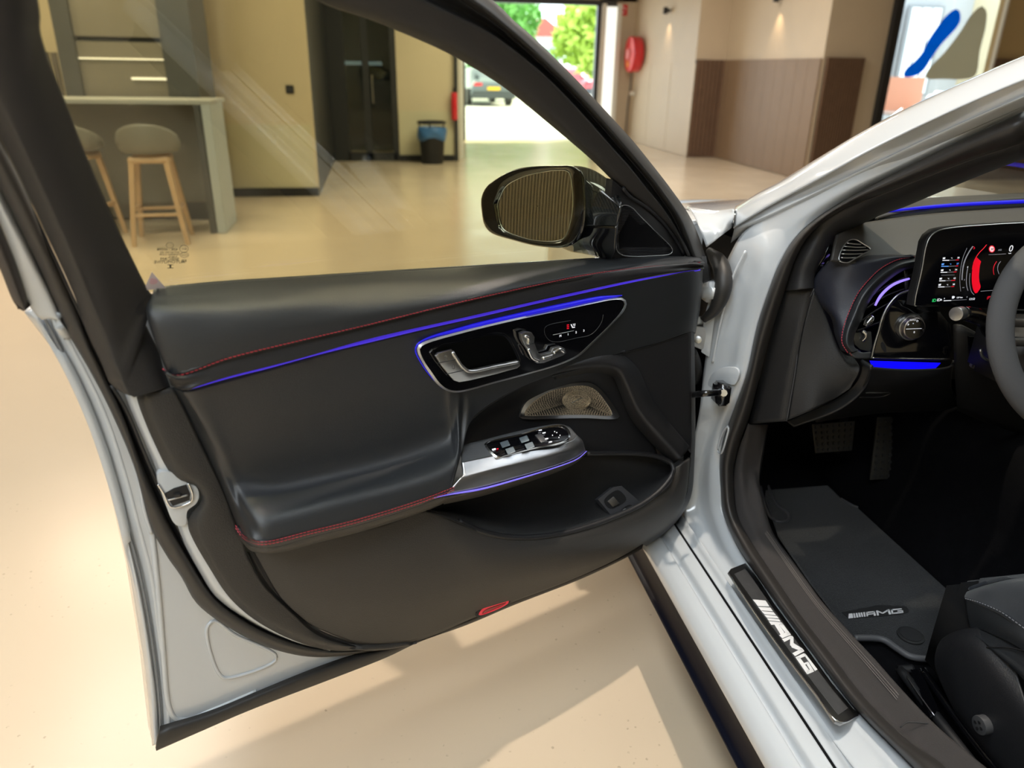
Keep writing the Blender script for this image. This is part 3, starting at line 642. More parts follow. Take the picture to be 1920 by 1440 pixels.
# --- lower carrier trim (grained, grey brown)
car_l = [(256, 744), (262, 765), (290, 832), (318, 885), (340, 904), (362, 908), (376, 925), (374, 945), (356, 965), (352, 985), (362, 1012), (390, 1060), (430, 1120), (482, 1165), (554, 1202), (625, 1220), (700, 1216), (781, 1203)]
car_m = [(275, 738), (285, 765), (315, 832), (345, 885), (372, 904), (388, 930), (388, 955), (380, 985), (384, 1012), (402, 1050), (440, 1108), (492, 1155), (560, 1190), (630, 1211), (705, 1212), (781, 1202)]
car_r = [(325, 728), (345, 765), (378, 835), (418, 920), (446, 990), (458, 1020), (463, 1038), (494, 1095), (552, 1153), (593, 1189), (656, 1210), (718, 1213), (781, 1201)]
loft('carrier_trim', [Mx(car_l, .030), Mx(midc(car_l, car_m, .5), .041), Mx(car_m, .046), Mx(midc(car_m, car_r, .5), .046), Mx(car_r, .044)], BROWN, door, nu=90, nv=4, thick=.006)
# --- lower panel (map pocket outer wall)
gr2 = [(474, 1034), (489, 1059), (512, 1100), (536, 1132), (583, 1172), (625, 1192), (680, 1206), (730, 1210), (785, 1198)]
loft('trim_groove', [Mx([(463, 1034), (494, 1095), (552, 1153), (593, 1189), (656, 1210), (718, 1214), (781, 1202)], .045), Mx([(468, 1034), (502, 1093), (557, 1150), (600, 1184), (660, 1207), (722, 1212), (783, 1201)], .036), Mx(gr2, .046)], BROWN, door, nu=60, nv=4)
cols = [  # columns of the lower panel from upper edge to bottom edge
    [(474, 1034, .044), (489, 1059, .045), (512, 1100, .045), (536, 1132, .045), (583, 1172, .045)],
    [(530, 1030, .060), (545, 1070, .062), (565, 1110, .062), (590, 1145, .058), (640, 1196, .045)],
    [(620, 1006, .075), (635, 1060, .080), (655, 1110, .080), (675, 1150, .072), (700, 1211, .046)],
    [(720, 982, .085), (735, 1040, .094), (755, 1100, .094), (775, 1145, .084), (790, 1199, .050)],
    [(800, 956, .092), (825, 1020, .104), (845, 1080, .106), (865, 1120, .094), (885, 1160, .056)],
    [(870, 984, .102), (890, 1030, .116), (915, 1070, .118), (940, 1100, .104), (962, 1129, .062)],
    [(973, 1008, .112), (990, 1030, .124), (1010, 1058, .124), (1035, 1078, .108), (1060, 1092, .066)],
    [(1060, 999, .114), (1080, 1015, .126), (1105, 1036, .126), (1125, 1050, .108), (1145, 1054, .070)],
    [(1140, 974, .112), (1160, 990, .122), (1180, 1006, .120), (1195, 1018, .104), (1205, 1020, .074)],
    [(1205, 944, .108), (1225, 958, .116), (1240, 970, .112), (1247, 980, .100), (1250, 988, .080)],
    [(1257, 902, .100), (1268, 912, .106), (1276, 925, .102), (1281, 937, .094), (1284, 940, .080)],
    [(1264, 876, .090), (1276, 872, .098), (1284, 866, .096), (1291, 862, .088), (1295, 858, .076)]]
rows = list(zip(*cols))
loft('lower_panel', [Mx(r, 0) for r in rows], BROWN, door, nu=110, nv=6, cols=True, thick=.006)
# --- door pocket: inner basin, its lip and fine carpet back wall
pk_top = [(800, 956), (860, 938), (980, 905), (1098, 852), (1150, 850), (1200, 854), (1236, 862), (1262, 880)]
pk_bot = [(800, 956), (844, 970), (907, 998), (973, 1009), (1060, 1000), (1140, 975), (1205, 945), (1257, 903), (1262, 880)]
loft('pocket_basin', [Mx(pk_top, .035), Mx(midc(pk_top, pk_bot, .3), .028), Mx(midc(pk_top, pk_bot, .65), .032), Mx(midc(pk_top, pk_bot, .9), .07), Mx(pk_bot, .108)], mat('dark pocket flock', (.013, .013, .014), .9, spec=.15, bump=.6, bscale=700, sheen=.1), door, nu=70, nv=5, thick=.004)
tube('pocket_lip', [M(a, b, d) for a, b, d in [(860, 976, .096), (907, 998, .106), (973, 1008, .112), (1060, 999, .114), (1140, 974, .112), (1205, 944, .108), (1244, 912, .102), (1263, 882, .094), (1258, 868, .082), (1236, 857, .070), (1190, 850, .058), (1100, 850, .048)]], .0055, SOFT, door, n=90, seg=10)
# --- switch block on the pocket wall
WP = plane_mapper(M(1150, 940, .066), DN*.9+np.array((0, 0, 1))*.55+np.array((0, 0, 0)))
bl = plate('tailgate_switch', [(1121, 936), (1150, 913), (1166, 911), (1200, 940), (1198, 950), (1160, 972), (1146, 966)], WP, 0, .014, mat('grey switch bezel', (.055, .055, .06), .45), door, bevel=.0015)
plate('switch_well', [(1133, 938), (1158, 919), (1172, 930), (1174, 938), (1148, 954), (1140, 952)], WP, .0006, .001, BLK, bl, n=28)
plate('switch_well', [(1156, 967), (1180, 946), (1190, 953), (1168, 968)], WP, .0006, .001, BLK, bl, n=20)
plate('rocker', [(1140, 940), (1151, 931), (1162, 944), (1150, 951)], WP, .004, .004, SATIN, bl, bevel=.001); plate('rocker', [(1160, 962), (1173, 953), (1179, 957), (1166, 967)], WP, .004, .004, SATIN, bl, bevel=.001)
# --- alcove around the speaker (recessed)
al_t = [(1173, 660), (1135, 664), (1085, 676), (1032, 700), (957, 736), (907, 768), (873, 803), (864, 842)]
al_b = [(1236, 862), (1205, 855), (1160, 851), (1098, 853), (1040, 858), (980, 862), (920, 862), (866, 862)]
loft('speaker_alcove', [[M(a, b, d) for (a, b), d in zip(al_t, (.082, .074, .070, .068, .066, .066, .068, .070))],
                        Mx(midc(al_t, al_b, .10), .045), Mx(midc(al_t, al_b, .3), .028), Mx(midc(al_t, al_b, .65), .026), Mx(al_b, .040)], SOFT, door, nu=60, nv=6, thick=.004)
# panel forward of the ridge, and the ridge
rg = [(1040, 697, .074), (1090, 688, .080), (1135, 686, .084), (1161, 694, .088), (1176, 722, .090), (1198, 770, .092), (1240, 820, .094), (1278, 858, .096)]
rg2 = [(1090, 672, .072), (1125, 662, .074), (1160, 662, .076), (1196, 690, .078), (1212, 724, .080), (1232, 762, .082), (1262, 800, .084), (1294, 838, .086)]
rg0 = [(1040, 712, .05), (1090, 702, .046), (1130, 700, .048), (1148, 706, .05), (1160, 730, .050), (1180, 780, .050), (1220, 830, .052), (1262, 870, .070)]
loft('pocket_ridge', [Mx(rg0, 0), Mx(rg, 0), Mx(rg2, 0)], SOFT, door, nu=70, nv=8, thick=.004)
fw = [(1090, 672, .070), (1173, 659, .076), (1240, 640, .078), (1296, 622, .080)]
loft('front_panel', [Mx(fw, 0), [M(1120, 664, .071), M(1200, 690, .076), M(1260, 680, .078), M(1296, 672, .080)], [M(1160, 672, .073), M(1212, 724, .077), M(1262, 730, .079), M(1296, 730, .080)], [M(1198, 720, .076), M(1236, 765, .079), M(1270, 780, .080), M(1296, 785, .080)], [M(1262, 806, .08), M(1275, 822, .082), M(1285, 835, .082), M(1296, 850, .08)]], SOFT, door, nu=30, nv=5, thick=.006)
# front edge of the trim, going back to the hinge side
loft('trim_front_edge', [[M(a, b, .080) for a, b in [(1294, 622), (1296, 730), (1295, 858), (1284, 940), (1250, 988), (1205, 1020)]], [M(a, b, .055) for a, b in [(1301, 622), (1303, 730), (1302, 858), (1292, 940), (1257, 990), (1211, 1024)]], [M(a, b, .01) for a, b in [(1302, 622), (1303, 730), (1302, 858), (1292, 940), (1257, 990), (1211, 1024)]]], SOFT, door, nu=40, nv=4)
# --- main leather pad with the armrest
C6 = [
    [(322, 728, .032), (334, 747, .032), (356, 790, .032), (396, 872, .034), (426, 940, .040), (450, 1000, .046)],
    [(336, 732, .066), (349, 752, .064), (376, 800, .062), (412, 880, .060), (436, 940, .080), (458, 1006, .100)],
    [(352, 735, .084), (370, 765, .080), (402, 825, .074), (434, 895, .068), (450, 945, .092), (472, 1012, .140)],
    [(410, 719, .086), (422, 768, .080), (442, 840, .072), (462, 905, .072), (482, 970, .130), (500, 1015, .150)],
    [(500, 694, .087), (506, 760, .080), (516, 840, .071), (524, 910, .076), (536, 962, .136), (552, 1002, .152)],
    [(620, 660, .088), (622, 730, .080), (628, 815, .070), (632, 888, .078), (638, 936, .138), (646, 980, .153)],
    [(740, 630, .089), (740, 705, .080), (744, 790, .070), (746, 858, .080), (750, 908, .138), (754, 949, .153)],
    [(820, 611, .090), (820, 680, .082), (824, 760, .072), (832, 826, .082), (834, 880, .138), (828, 922, .152)],
    [(841, 606, .090), (841, 668, .083), (843, 735, .077), (850, 803, .082), (858, 856, .128), (846, 915, .148)]]
C6 += [
    [(860, 602, .090), (860, 647, .084), (861, 692, .079), (863, 739, .077), (864, 794, .080), (865, 850, .108)],
    [(882, 597, .090), (882, 633, .085), (881, 669, .080), (880, 712, .077), (879, 756, .076), (880, 796, .084)],
    [(907, 591, .090), (906, 625, .086), (905, 660, .082), (904, 700, .078), (903, 735, .075), (903, 770, .072)],
    [(957, 580, .090), (957, 610, .087), (957, 642, .083), (957, 675, .079), (957, 706, .075), (957, 736, .071)],
    [(1032, 562, .091), (1032, 590, .088), (1032, 620, .085), (1032, 650, .081), (1034, 678, .078), (1036, 703, .074)],
    [(1102, 547, .092), (1102, 572, .089), (1103, 600, .086), (1104, 630, .083), (1105, 656, .079), (1106, 680, .076)],
    [(1173, 532, .093), (1173, 556, .090), (1174, 582, .087), (1175, 610, .085), (1176, 635, .082), (1178, 658, .079)],
    [(1240, 519, .094), (1240, 542, .091), (1240, 568, .089), (1240, 594, .086), (1241, 618, .084), (1242, 640, .081)],
    [(1300, 508, .094), (1300, 532, .091), (1299, 556, .089), (1297, 580, .087), (1294, 602, .084), (1291, 623, .081)],
    [(1316, 505, .070), (1315, 530, .069), (1313, 555, .067), (1311, 580, .065), (1307, 603, .062), (1303, 624, .060)],
    [(1318, 507, .020), (1317, 532, .020), (1315, 557, .020), (1312, 582, .020), (1308, 604, .020), (1304, 626, .020)]]
loft('door_pad', [Mx(r, 0) for r in zip(*C6)], LEATH, door, nu=200, nv=9, cols=True, thick=.006)
tube('pad_seam', [M(a, b, d) for a, b, d in [(1036, 706, .072), (1102, 686, .074), (1173, 661, .077), (1240, 641, .079), (1292, 624, .080)]], .0016, BLK, door, n=40, seg=6)
# band under the armrest stitching and dark underside
sA = [(443, 987, .078), (452, 1000, .092), (466, 1010, .125), (488, 1016, .150), (510, 1014, .152), (577, 997, .153), (660, 977, .153), (760, 947, .153), (812, 929, .152), (850, 914, .149)]
sB = [(444, 1000, .072), (456, 1014, .090), (474, 1024, .125), (498, 1027, .148), (520, 1025, .150), (585, 1006, .151), (668, 985, .151), (770, 953, .151), (820, 934, .149), (850, 922, .146)]
sC = [(448, 1010, .045), (466, 1030, .080), (482, 1035, .118), (502, 1037, .138), (524, 1034, .140), (595, 1015, .140), (680, 993, .140), (780, 961, .140), (825, 944, .138), (852, 928, .136)]
sD = [(452, 1012, .040), (474, 1034, .040), (486, 1036, .045), (504, 1038, .060), (526, 1036, .070), (600, 1017, .085), (685, 995, .09), (785, 963, .09), (828, 946, .09), (854, 930, .09)]
loft('armrest_band', [Mx(sA, 0), Mx(sB, 0)], LEATH, door, nu=80, nv=4, thick=.004)
loft('armrest_underside', [Mx(sB, 0), Mx(sC, 0), Mx(sD, 0)], BROWN, door, nu=80, nv=4, thick=.004)
stitches('stitching', Mx([(a, b, d+.0015) for a, b, d in sA], 0), RED, door, gap=.0056)
stitches('stitching', Mx([(a, b+5, d+.001) for a, b, d in sA], 0), RED, door, gap=.0056)
# --- shoulder: top roll of the door trim
H0 = [(292, 540, .020), (300, 538, .024), (420, 529, .028), (560, 520, .030), (700, 512, .032), (880, 501, .032), (1040, 491, .032), (1140, 485, .032), (1240, 480, .034), (1290, 480, .030), (1304, 482, .020)]
H1 = [(284, 556, .040), (300, 560, .052), (420, 552, .056), (560, 541, .058), (700, 532, .060), (880, 516, .060), (1040, 502, .060), (1140, 493, .058), (1240, 484, .056), (1300, 482, .050), (1312, 484, .030)]
H2 = [(274, 585, .050), (292, 590, .074), (420, 584, .082), (560, 570, .084), (700, 560, .084), (880, 534, .082), (1040, 513, .078), (1140, 500, .074), (1240, 488, .068), (1306, 484, .062), (1316, 488, .036)]
H3 = [(295, 648, .050), (306, 648, .084), (420, 630, .096), (560, 608, .098), (700, 586, .098), (880, 553, .096), (1040, 522, .092), (1140, 507, .084), (1240, 491, .076), (1310, 488, .070), (1318, 492, .040)]
H4 = [(312, 694, .050), (330, 704, .090), (427, 672, .098), (552, 641, .099), (677, 612, .100), (865, 566, .100), (1032, 529, .098), (1107, 514, .094), (1198, 502, .088), (1312, 492, .082), (1319, 495, .040)]
loft('shoulder_roll', [Mx(r, 0) for r in (H0, H1, H2, H3, H4)], LEATH, door, nu=100, nv=8, cols=True, thick=.006)
K4 = H4
K5 = [(320, 722, .050), (346, 730, .094), (430, 706, .098), (556, 674, .099), (690, 636, .099), (868, 596, .099), (1034, 558, .099), (1110, 541, .097), (1200, 522, .095), (1313, 502, .092), (1320, 503, .040)]
loft('shoulder_band', [Mx(K4, 0), Mx(midc([q[:2] for q in K4], [q[:2] for q in K5], .06), .0935), Mx(midc([q[:2] for q in K4], [q[:2] for q in K5], .5), .0965), Mx(K5, 0)], SOFT, door, nu=90, nv=4, thick=.004)
stitches('stitching', Mx([(307, 693, .075)]+[(a, b, d+.0008) for a, b, d in H4[1:-1]], 0), RED, door, gap=.0058, slant=.12)
LEDL = [(352, 731), (430, 708), (500, 690), (600, 662), (700, 638), (800, 614), (900, 592), (1000, 569), (1100, 547), (1200, 526), (1312, 507)]
tube('light_line', Mx([(a, b-1) for a, b in LEDL], .0915), .0028, LED, door, n=80, seg=8, rs=[.0012, .0028, .0030, .0026, .0022, .0018], label='thin blue violet light line')
# belt: glass channel
tube('belt_seal', Mx([(290, 543), (420, 531), (560, 522), (700, 513), (880, 502), (1040, 492), (1142, 486)], .019), .0035, RUB, door, n=60, seg=8)
tube('belt_chrome_lip', Mx([(318, 537), (420, 528), (560, 519), (700, 510), (880, 499), (1040, 489), (1140, 483)], .010), .0016, CHROME, door, n=60, seg=6)
# --- window frame
cv = [[(50, -120), (74, 15), (76, 60), (94, 120), (118, 179), (160, 287), (215, 415), (274, 537), (287, 553), (284, 572), (269, 596), (276, 614), (297, 658), (307, 692), (320, 726)],
      [(0, -120), (30, 0), (40, 70), (62, 150), (90, 232), (136, 345), (186, 462), (240, 575), (262, 625), (264, 640), (262, 655), (268, 665), (285, 690), (296, 708), (306, 729)],
      [(-60, -100), (-30, 50), (0, 135), (32, 215), (66, 300), (118, 415), (168, 530), (214, 640), (232, 690), (236, 700), (238, 710), (240, 716), (250, 730), (254, 738), (262, 742)],
      [(-110, -80), (-70, 70), (-30, 150), (0, 205), (40, 285), (96, 405), (146, 520), (190, 630), (212, 684), (218, 700), (222, 710), (226, 716), (230, 728), (236, 738), (246, 742)],
      [(-150, -60), (-100, 80), (-50, 165), (0, 259), (35, 328), (83, 432), (139, 554), (160, 617), (190, 682), (202, 712), (206, 718), (208, 720), (214, 726), (222, 732), (232, 738)]]
fcol = mat('dark grey frame trim', (.030, .028, .027), .5, bump=.2, bscale=700)
loft('frame_trim_rear', [Mx(cv[0][:], .022), Mx(cv[1], .046), Mx(cv[2], .058), Mx(cv[3], .056), Mx(cv[4], .030)], fcol, door, nu=80, nv=6, cols=True, thick=.006)
r0 = [(52, -84), (82, -108), (200, -102), (350, -78), (500, -38), (618, 12), (688, 35), (755, 62), (817, 89), (867, 115), (949, 167), (1027, 230), (1105, 296), (1149, 339), (1180, 368), (1225, 402), (1262, 440), (1288, 482)]
r1 = [(8, -84), (50, -158), (200, -182), (400, -165), (600, -100), (720, -45), (793, 0), (850, 28), (910, 58), (950, 84), (1020, 140), (1080, 200), (1144, 272), (1180, 312), (1210, 350), (1246, 395), (1272, 440), (1290, 482)]
r2 = [(-24, -84), (24, -190), (200, -224), (440, -205), (640, -130), (770, -60), (830, -20), (890, 18), (935, 50), (976, 86), (1045, 150), (1105, 212), (1165, 282), (1200, 322), (1230, 360), (1262, 408), (1280, 450), (1293, 482)]
r3 = [(-58, -84), (0, -220), (200, -262), (480, -240), (690, -160), (820, -80), (880, -35), (935, 10), (965, 40), (1000, 70), (1068, 136), (1130, 202), (1185, 262), (1220, 305), (1255, 350), (1290, 400), (1309, 440), (1326, 490)]
loft('frame_trim_top', [Mx(r0, .020), Mx(midc(r0, r1, .3, 18), .036), Mx(r1, .044)], fcol, door, nu=80, nv=5, cols=True, thick=.006)
loft('frame_channel', [Mx(r1, .036), Mx(midc(r1, r2, .5, 18), .026), Mx(r2, .034)], BLK, door, nu=80, nv=4, cols=True, thick=.004)
loft('frame_seal', [Mx(r2, .030), Mx(midc(r2, r3, .35, 18), .048), Mx(midc(r2, r3, .8, 18), .030), Mx(r3, -.002)], RUB, door, nu=80, nv=5, cols=True, thick=.004)
loft('frame_end_cap', [Mx([(1288, 478), (1309, 478), (1324, 480)], .03), Mx([(1304, 484), (1316, 500), (1327, 500)], .04), Mx([(1316, 500), (1318, 530), (1330, 527)], .028)], SOFT, door, nu=20, nv=5, thick=.004)
# outer decorative trim and paint behind the seal at far left
loft('outer_window_trim', [Mx([(-120, 250), (-30, 440), (0, 505), (31, 575), (44, 584)], .004), Mx([(-100, 230), (-15, 430), (14, 500), (42, 572), (48, 582)], .016), Mx([(-80, 215), (0, 420), (30, 495), (52, 566), (52, 578)], .006)], mat('grey brown window trim', (.050, .044, .042), .4), door, nu=30, nv=5, thick=.01)
loft('painted_frame', [Mx([(-90, 205), (0, 420), (30, 500), (53, 570), (80, 600), (100, 590)], .004), Mx([(-80, 200), (0, 380), (45, 468), (85, 548), (104, 590), (118, 610)], .012), Mx([(-70, 190), (0, 350), (50, 450), (92, 540), (124, 612), (135, 632)], -.002)], PAINT, door, nu=40, nv=5, thick=.01)
# window glass
TM = plane_mapper(DH+np.array((0, 0, ZB)), TN)
gl = [(60, -100), (200, -98), (350, -78), (500, -42), (618, 8), (688, 32), (755, 58), (817, 85), (867, 111), (949, 163), (1027, 226), (1105, 292), (1151, 336), (1138, 492), (1040, 500), (880, 510), (700, 521), (560, 530), (420, 539), (275, 548), (210, 415), (154, 287), (112, 179), (86, 120), (68, 60), (50, 0)]
plate('window_glass', gl, TM, .0035, .004, DGLASS, door, smooth=False, label='tinted side window glass')
# glass marking: mirrored print low in the rear corner
INK = mat('dark ceramic print', (.05, .045, .03), .6)
gz = M(320, 480, .0042); gx = M(300, 480, .0042)-M(340, 480, .0042); gy = M(320, 460, .0042)-M(320, 500, .0042)
def gt(s, px, py, sz): return text('glass_marking', s, M(px, py, .0042), gx, gy, sz, INK, door)
gt('AUTOMOTIVE', 318, 491, .0062); gt('SISECAM', 318, 485.5, .0062); gt('E 90CA', 324, 481, .0032); gt('TEMPERED CLEAR', 318, 477, .0032); gt('DOT460 M01 AS2', 318, 473, .0032); gt('43R - 00098', 314, 467.5, .0052); gt('E11', 345, 466.5, .0042); gt('CCC', 346, 478, .0040); gt('KS', 345, 489, .006)
for (a, b, r_, s) in ((345, 466.5, .0055, 1), (346, 478, .0055, .7), (318.5, 460, .0045, 1)):
    c = M(a, b, .0043); ux = gx/np.linalg.norm(gx); uy = gy/np.linalg.norm(gy)
    tube('marking_ring', [c+ux*r_*math.cos(t)+uy*r_*s*math.sin(t) for t in np.linspace(0, 2*math.pi, 17)[:-1]], .0003, INK, door, n=32, seg=4, closed=True)
polys('marking_symbol', [[(314, 496), (325, 496), (325, 497), (314, 497)], [(318, 497), (321, 497), (321, 502), (318, 502)], [(314, 502), (325, 502), (325, 503), (314, 503)]], M, .0042, .0002, INK, door)
st = plate('corner_sticker', [(285, 510), (311, 540), (276, 544), (273, 536)], M, .030, .0006, mat('pale pink sticker', (.62, .55, .56), .6), door, smooth=False, label='pale triangular sticker')
plate('sticker_spot', [(283, 522), (296, 526), (293, 532), (281, 532)], M, .0305, .0003, mat('pink print', (.65, .40, .44), .6), st, n=14)
# --- mirror sail and tweeter grille
sail = plate('mirror_sail', [(1149, 336), (1160, 345), (1178, 362), (1205, 384), (1235, 408), (1262, 440), (1287, 484), (1240, 487), (1134, 492), (1142, 420)], M, .030, .02, SOFT, door, bevel=.003)
tube('sail_crease', Mx([(1168, 352), (1178, 366), (1212, 388), (1240, 414), (1264, 445), (1283, 478)], .034), .0035, SOFT, door, n=30, seg=8)
grl = [(1164, 388), (1168, 385), (1177, 385.5), (1188, 392), (1197, 402), (1228, 433), (1258, 463), (1261, 470), (1257, 476), (1220, 480), (1180, 480.5), (1166, 478), (1158, 472), (1155, 462), (1156, 440), (1159, 412)]
gb = plate('tweeter_grille', grl, M, .0325, .003, mat('black grille metal', (.012, .012, .014), .35, metal=.6), door, n=60)
TR = cr(grl, 120, True)
tube('grille_rim', Mx(TR, .0335), .0011, SATIN, gb, n=120, closed=True, seg=6, lin=True)
k = 0
for yy in np.arange(389, 479, 2.6):
    xs = []
    for i in range(len(TR)):
        a, b = TR[i], TR[(i+1) % len(TR)]
        if (a[1]-yy)*(b[1]-yy) < 0: xs.append(a[0]+(b[0]-a[0])*(yy-a[1])/(b[1]-a[1]))
    if len(xs) >= 2:
        x0_, x1_ = min(xs)+1, max(xs)-1
        if x1_-x0_ > 3: tube('grille_rib', Mx([(x0_, yy+.8), ((x0_+x1_)/2, yy), (x1_, yy-.8)], .0335), .0010, mat('grille rib', (.045, .045, .05), .3, metal=.7), gb, n=6, seg=5)
tube('grille_emblem', Mx([(1180, 447), (1188, 446.5), (1196, 441), (1204, 437), (1208, 437)], .0355), .0009, CHROME, gb, n=20, seg=6)
tube('grille_emblem', Mx([(1187, 442), (1201, 441.5)], .0355), .0007, CHROME, gb, n=6, seg=6)
# --- speaker grille (etched metal)
sp = [(977, 772), (984, 758), (1002, 742), (1030, 728), (1065, 720), (1095, 717), (1112, 720), (1126, 730), (1145, 752), (1160, 776), (1161, 783), (1150, 786), (1100, 784), (1040, 785), (990, 786), (975, 783)]
sp2 = [(983, 775), (992, 761), (1010, 746), (1036, 732), (1068, 725), (1094, 723), (1108, 726), (1120, 734), (1136, 754), (1148, 774), (1148, 779), (1140, 780), (1100, 778), (1040, 779), (994, 780), (983, 779)]
GRL = mat('etched speaker metal', (.62, .54, .40), .32, metal=1.)
def etched():
    nt = GRL.node_tree; b = nt.nodes['Principled BSDF']; tc = nt.nodes.new('ShaderNodeTexCoord')
    v = nt.nodes.new('ShaderNodeTexVoronoi'); v.inputs['Scale'].default_value = 420; nt.links.new(tc.outputs['Object'], v.inputs['Vector'])
    r = nt.nodes.new('ShaderNodeValToRGB'); r.color_ramp.elements[0].position = .22; r.color_ramp.elements[0].color = (.10, .08, .06, 1); r.color_ramp.elements[1].position = .42; r.color_ramp.elements[1].color = (.74, .63, .46, 1)
    nt.links.new(v.outputs['Distance'], r.inputs[0]); nt.links.new(r.outputs[0], b.inputs['Base Color'])
etched(); GRL.node_tree.nodes['Principled BSDF'].inputs['Metallic'].default_value = .55; GRL.node_tree.nodes['Principled BSDF'].inputs['Roughness'].default_value = .42
sg = plate('speaker_grille', sp2, M, .0360, .006, GRL, door, n=60, label='etched metal speaker grille')
ring('grille_rim', sp, sp2, M, .0345, ALU, sg, n=80, d2=.038, thick=.004)
cc = (1081, 751)
EM = SATIN
tube('grille_ring', Mx([(cc[0]+25*math.cos(t), cc[1]+16.5*math.sin(t)) for t in np.linspace(0, 2*math.pi, 25)[:-1]], .0370), .0006, mat('pale gold rim', (.7, .6, .45), .3, metal=1.), sg, n=60, closed=True, seg=5)
_sp = cr(sp2, 150, True); _v = []; _f = []
for i, q in enumerate(_sp):
    t_ = math.atan2((q[1]-cc[1])/16.5, (q[0]-cc[0])/25); p0 = (cc[0]+27*math.cos(t_), cc[1]+18*math.sin(t_)); p1 = (p0[0]+(q[0]-p0[0])*.93, p0[1]+(q[1]-p0[1])*.93)
    n_ = max(2, int(math.hypot(p1[0]-p0[0], p1[1]-p0[1])/4.2))
    for j in range(n_):
        a_ = (j+.12*(i % 2)*4)/n_; b_ = a_+.55/n_; A1 = M(p0[0]+(p1[0]-p0[0])*a_, p0[1]+(p1[1]-p0[1])*a_, .0364); B1 = M(p0[0]+(p1[0]-p0[0])*b_, p0[1]+(p1[1]-p0[1])*b_, .0364)
        w_ = np.cross(B1-A1, DN); w_ *= .00055/max(1e-9, np.linalg.norm(w_)); o_ = len(_v); _v += [A1-w_, A1+w_, B1+w_, B1-w_, (A1+B1)/2+DN*.0004]; _f += [(o_, o_+1, o_+4), (o_+1, o_+2, o_+4), (o_+2, o_+3, o_+4), (o_+3, o_, o_+4)]
mesh('radial_slot', _v, _f, mat('dark slot', (.03, .025, .02), .5), sg, False, 'stuff')
for rr in (.30, .50, .70, .85): tube('grille_ring', Mx([(cc[0]+25*rr*math.cos(t), cc[1]+16.5*rr*math.sin(t)) for t in np.linspace(0, 2*math.pi, 25)[:-1]], .0368), .0004, mat('bronze wire', (.45, .38, .28), .3, metal=1.), sg, n=50, closed=True, seg=4)
tube('grille_emblem', Mx([(1072, 755), (1079, 752), (1086, 748), (1092, 747)], .0374), .0007, SATIN, sg, n=14, seg=5)
# --- black control panel with door handle
cp = [(782, 654), (786, 646), (800, 639), (860, 622), (960, 598), (1060, 577), (1120, 564), (1150, 559), (1168, 559), (1175, 566), (1172, 580), (1150, 606), (1110, 646), (1085, 668), (1050, 684), (990, 702), (930, 718), (880, 732), (855, 736), (838, 733), (822, 722), (805, 700), (790, 676)]
cp2 = [(787, 655), (791, 649), (803, 643), (862, 626), (960, 602), (1060, 580.5), (1120, 567.5), (1150, 562), (1166, 562.5), (1172, 567), (1169, 579), (1148, 605), (1108, 644), (1083, 666), (1049, 681.5), (989, 699.5), (929, 715.5), (879, 729.5), (856, 733), (840, 730), (825, 719), (809, 697), (794, 675)]
pn = plate('control_panel', cp2, M, .0955, .010, PIANO, door, n=90, label='glossy black control panel')
ring('panel_rim', cp, cp2, M, .0935, SATIN, pn, n=120, d2=.0965, thick=.008)
tube('panel_light', Mx([(828, 727), (806, 704), (788, 678), (779, 658), (782, 646), (800, 635), (860, 618), (960, 594), (1060, 572.5), (1120, 560), (1166, 554)], .0905), .0038, mat('deep blue light strip', (.01, .01, .4), .4, emis=(.02, .012, .80), estr=.55), pn, n=110, seg=8, rs=[.0005, .0008, .0012, .0026, .004, .0040, .0042, .0045, .0045, .0042, .001])
wl_ = [(812, 654), (822, 648), (860, 640), (930, 624), (950, 628), (966, 652), (977, 680), (975, 690), (960, 695), (900, 710), (862, 717), (846, 712), (828, 690), (816, 668)]
ring('handle_well_rim', wl_, [(b+(884-b)*.05, c+(674-c)*.07) for b, c in wl_], M, .0962, PIANO, pn, n=80, d2=.088, thick=.003)
plate('handle_well', [(b+(884-b)*.06, c+(674-c)*.08) for b, c in wl_], M, .0960, .0004, mat('deep black', (.001, .001, .001), .5, spec=.1), pn, n=60)
hd = [(817, 668), (822, 662), (838, 658), (848, 656), (854, 666), (866, 682), (878, 692), (884, 694), (930, 684), (970, 676), (975, 678), (976, 686), (970, 691), (930, 702), (880, 714), (862, 717), (852, 714), (842, 703), (828, 686)]
hn = plate('door_handle', hd, M, .108, .006, mat('satin warm silver', (.66, .65, .62), .30, metal=1.), pn, bevel=.0022, label='satin silver handle')
tube('handle_edge', Mx([(848, 660), (857, 674), (868, 689), (880, 696), (930, 687), (972, 679)], .1075), .003, SATIN, hn, n=40, seg=8)
for a, b in (((820, 681), (862, 673)), ((836, 702), (880, 692))): tube('handle_seam', Mx([a, b], .1082), .0006, BLK, hn, n=4, seg=4)
LK = mat('dark grey symbol', (.12, .12, .12), .5)
for (a, b) in ((836, 671), (850, 688)):
    tube('lock_symbol', Mx([(a-2, b-3), (a+1, b-4), (a+2, b), (a+2, b+3), (a-1, b+4), (a-2, b+1)], .1086), .0004, LK, hn, n=16, closed=True, seg=4); 
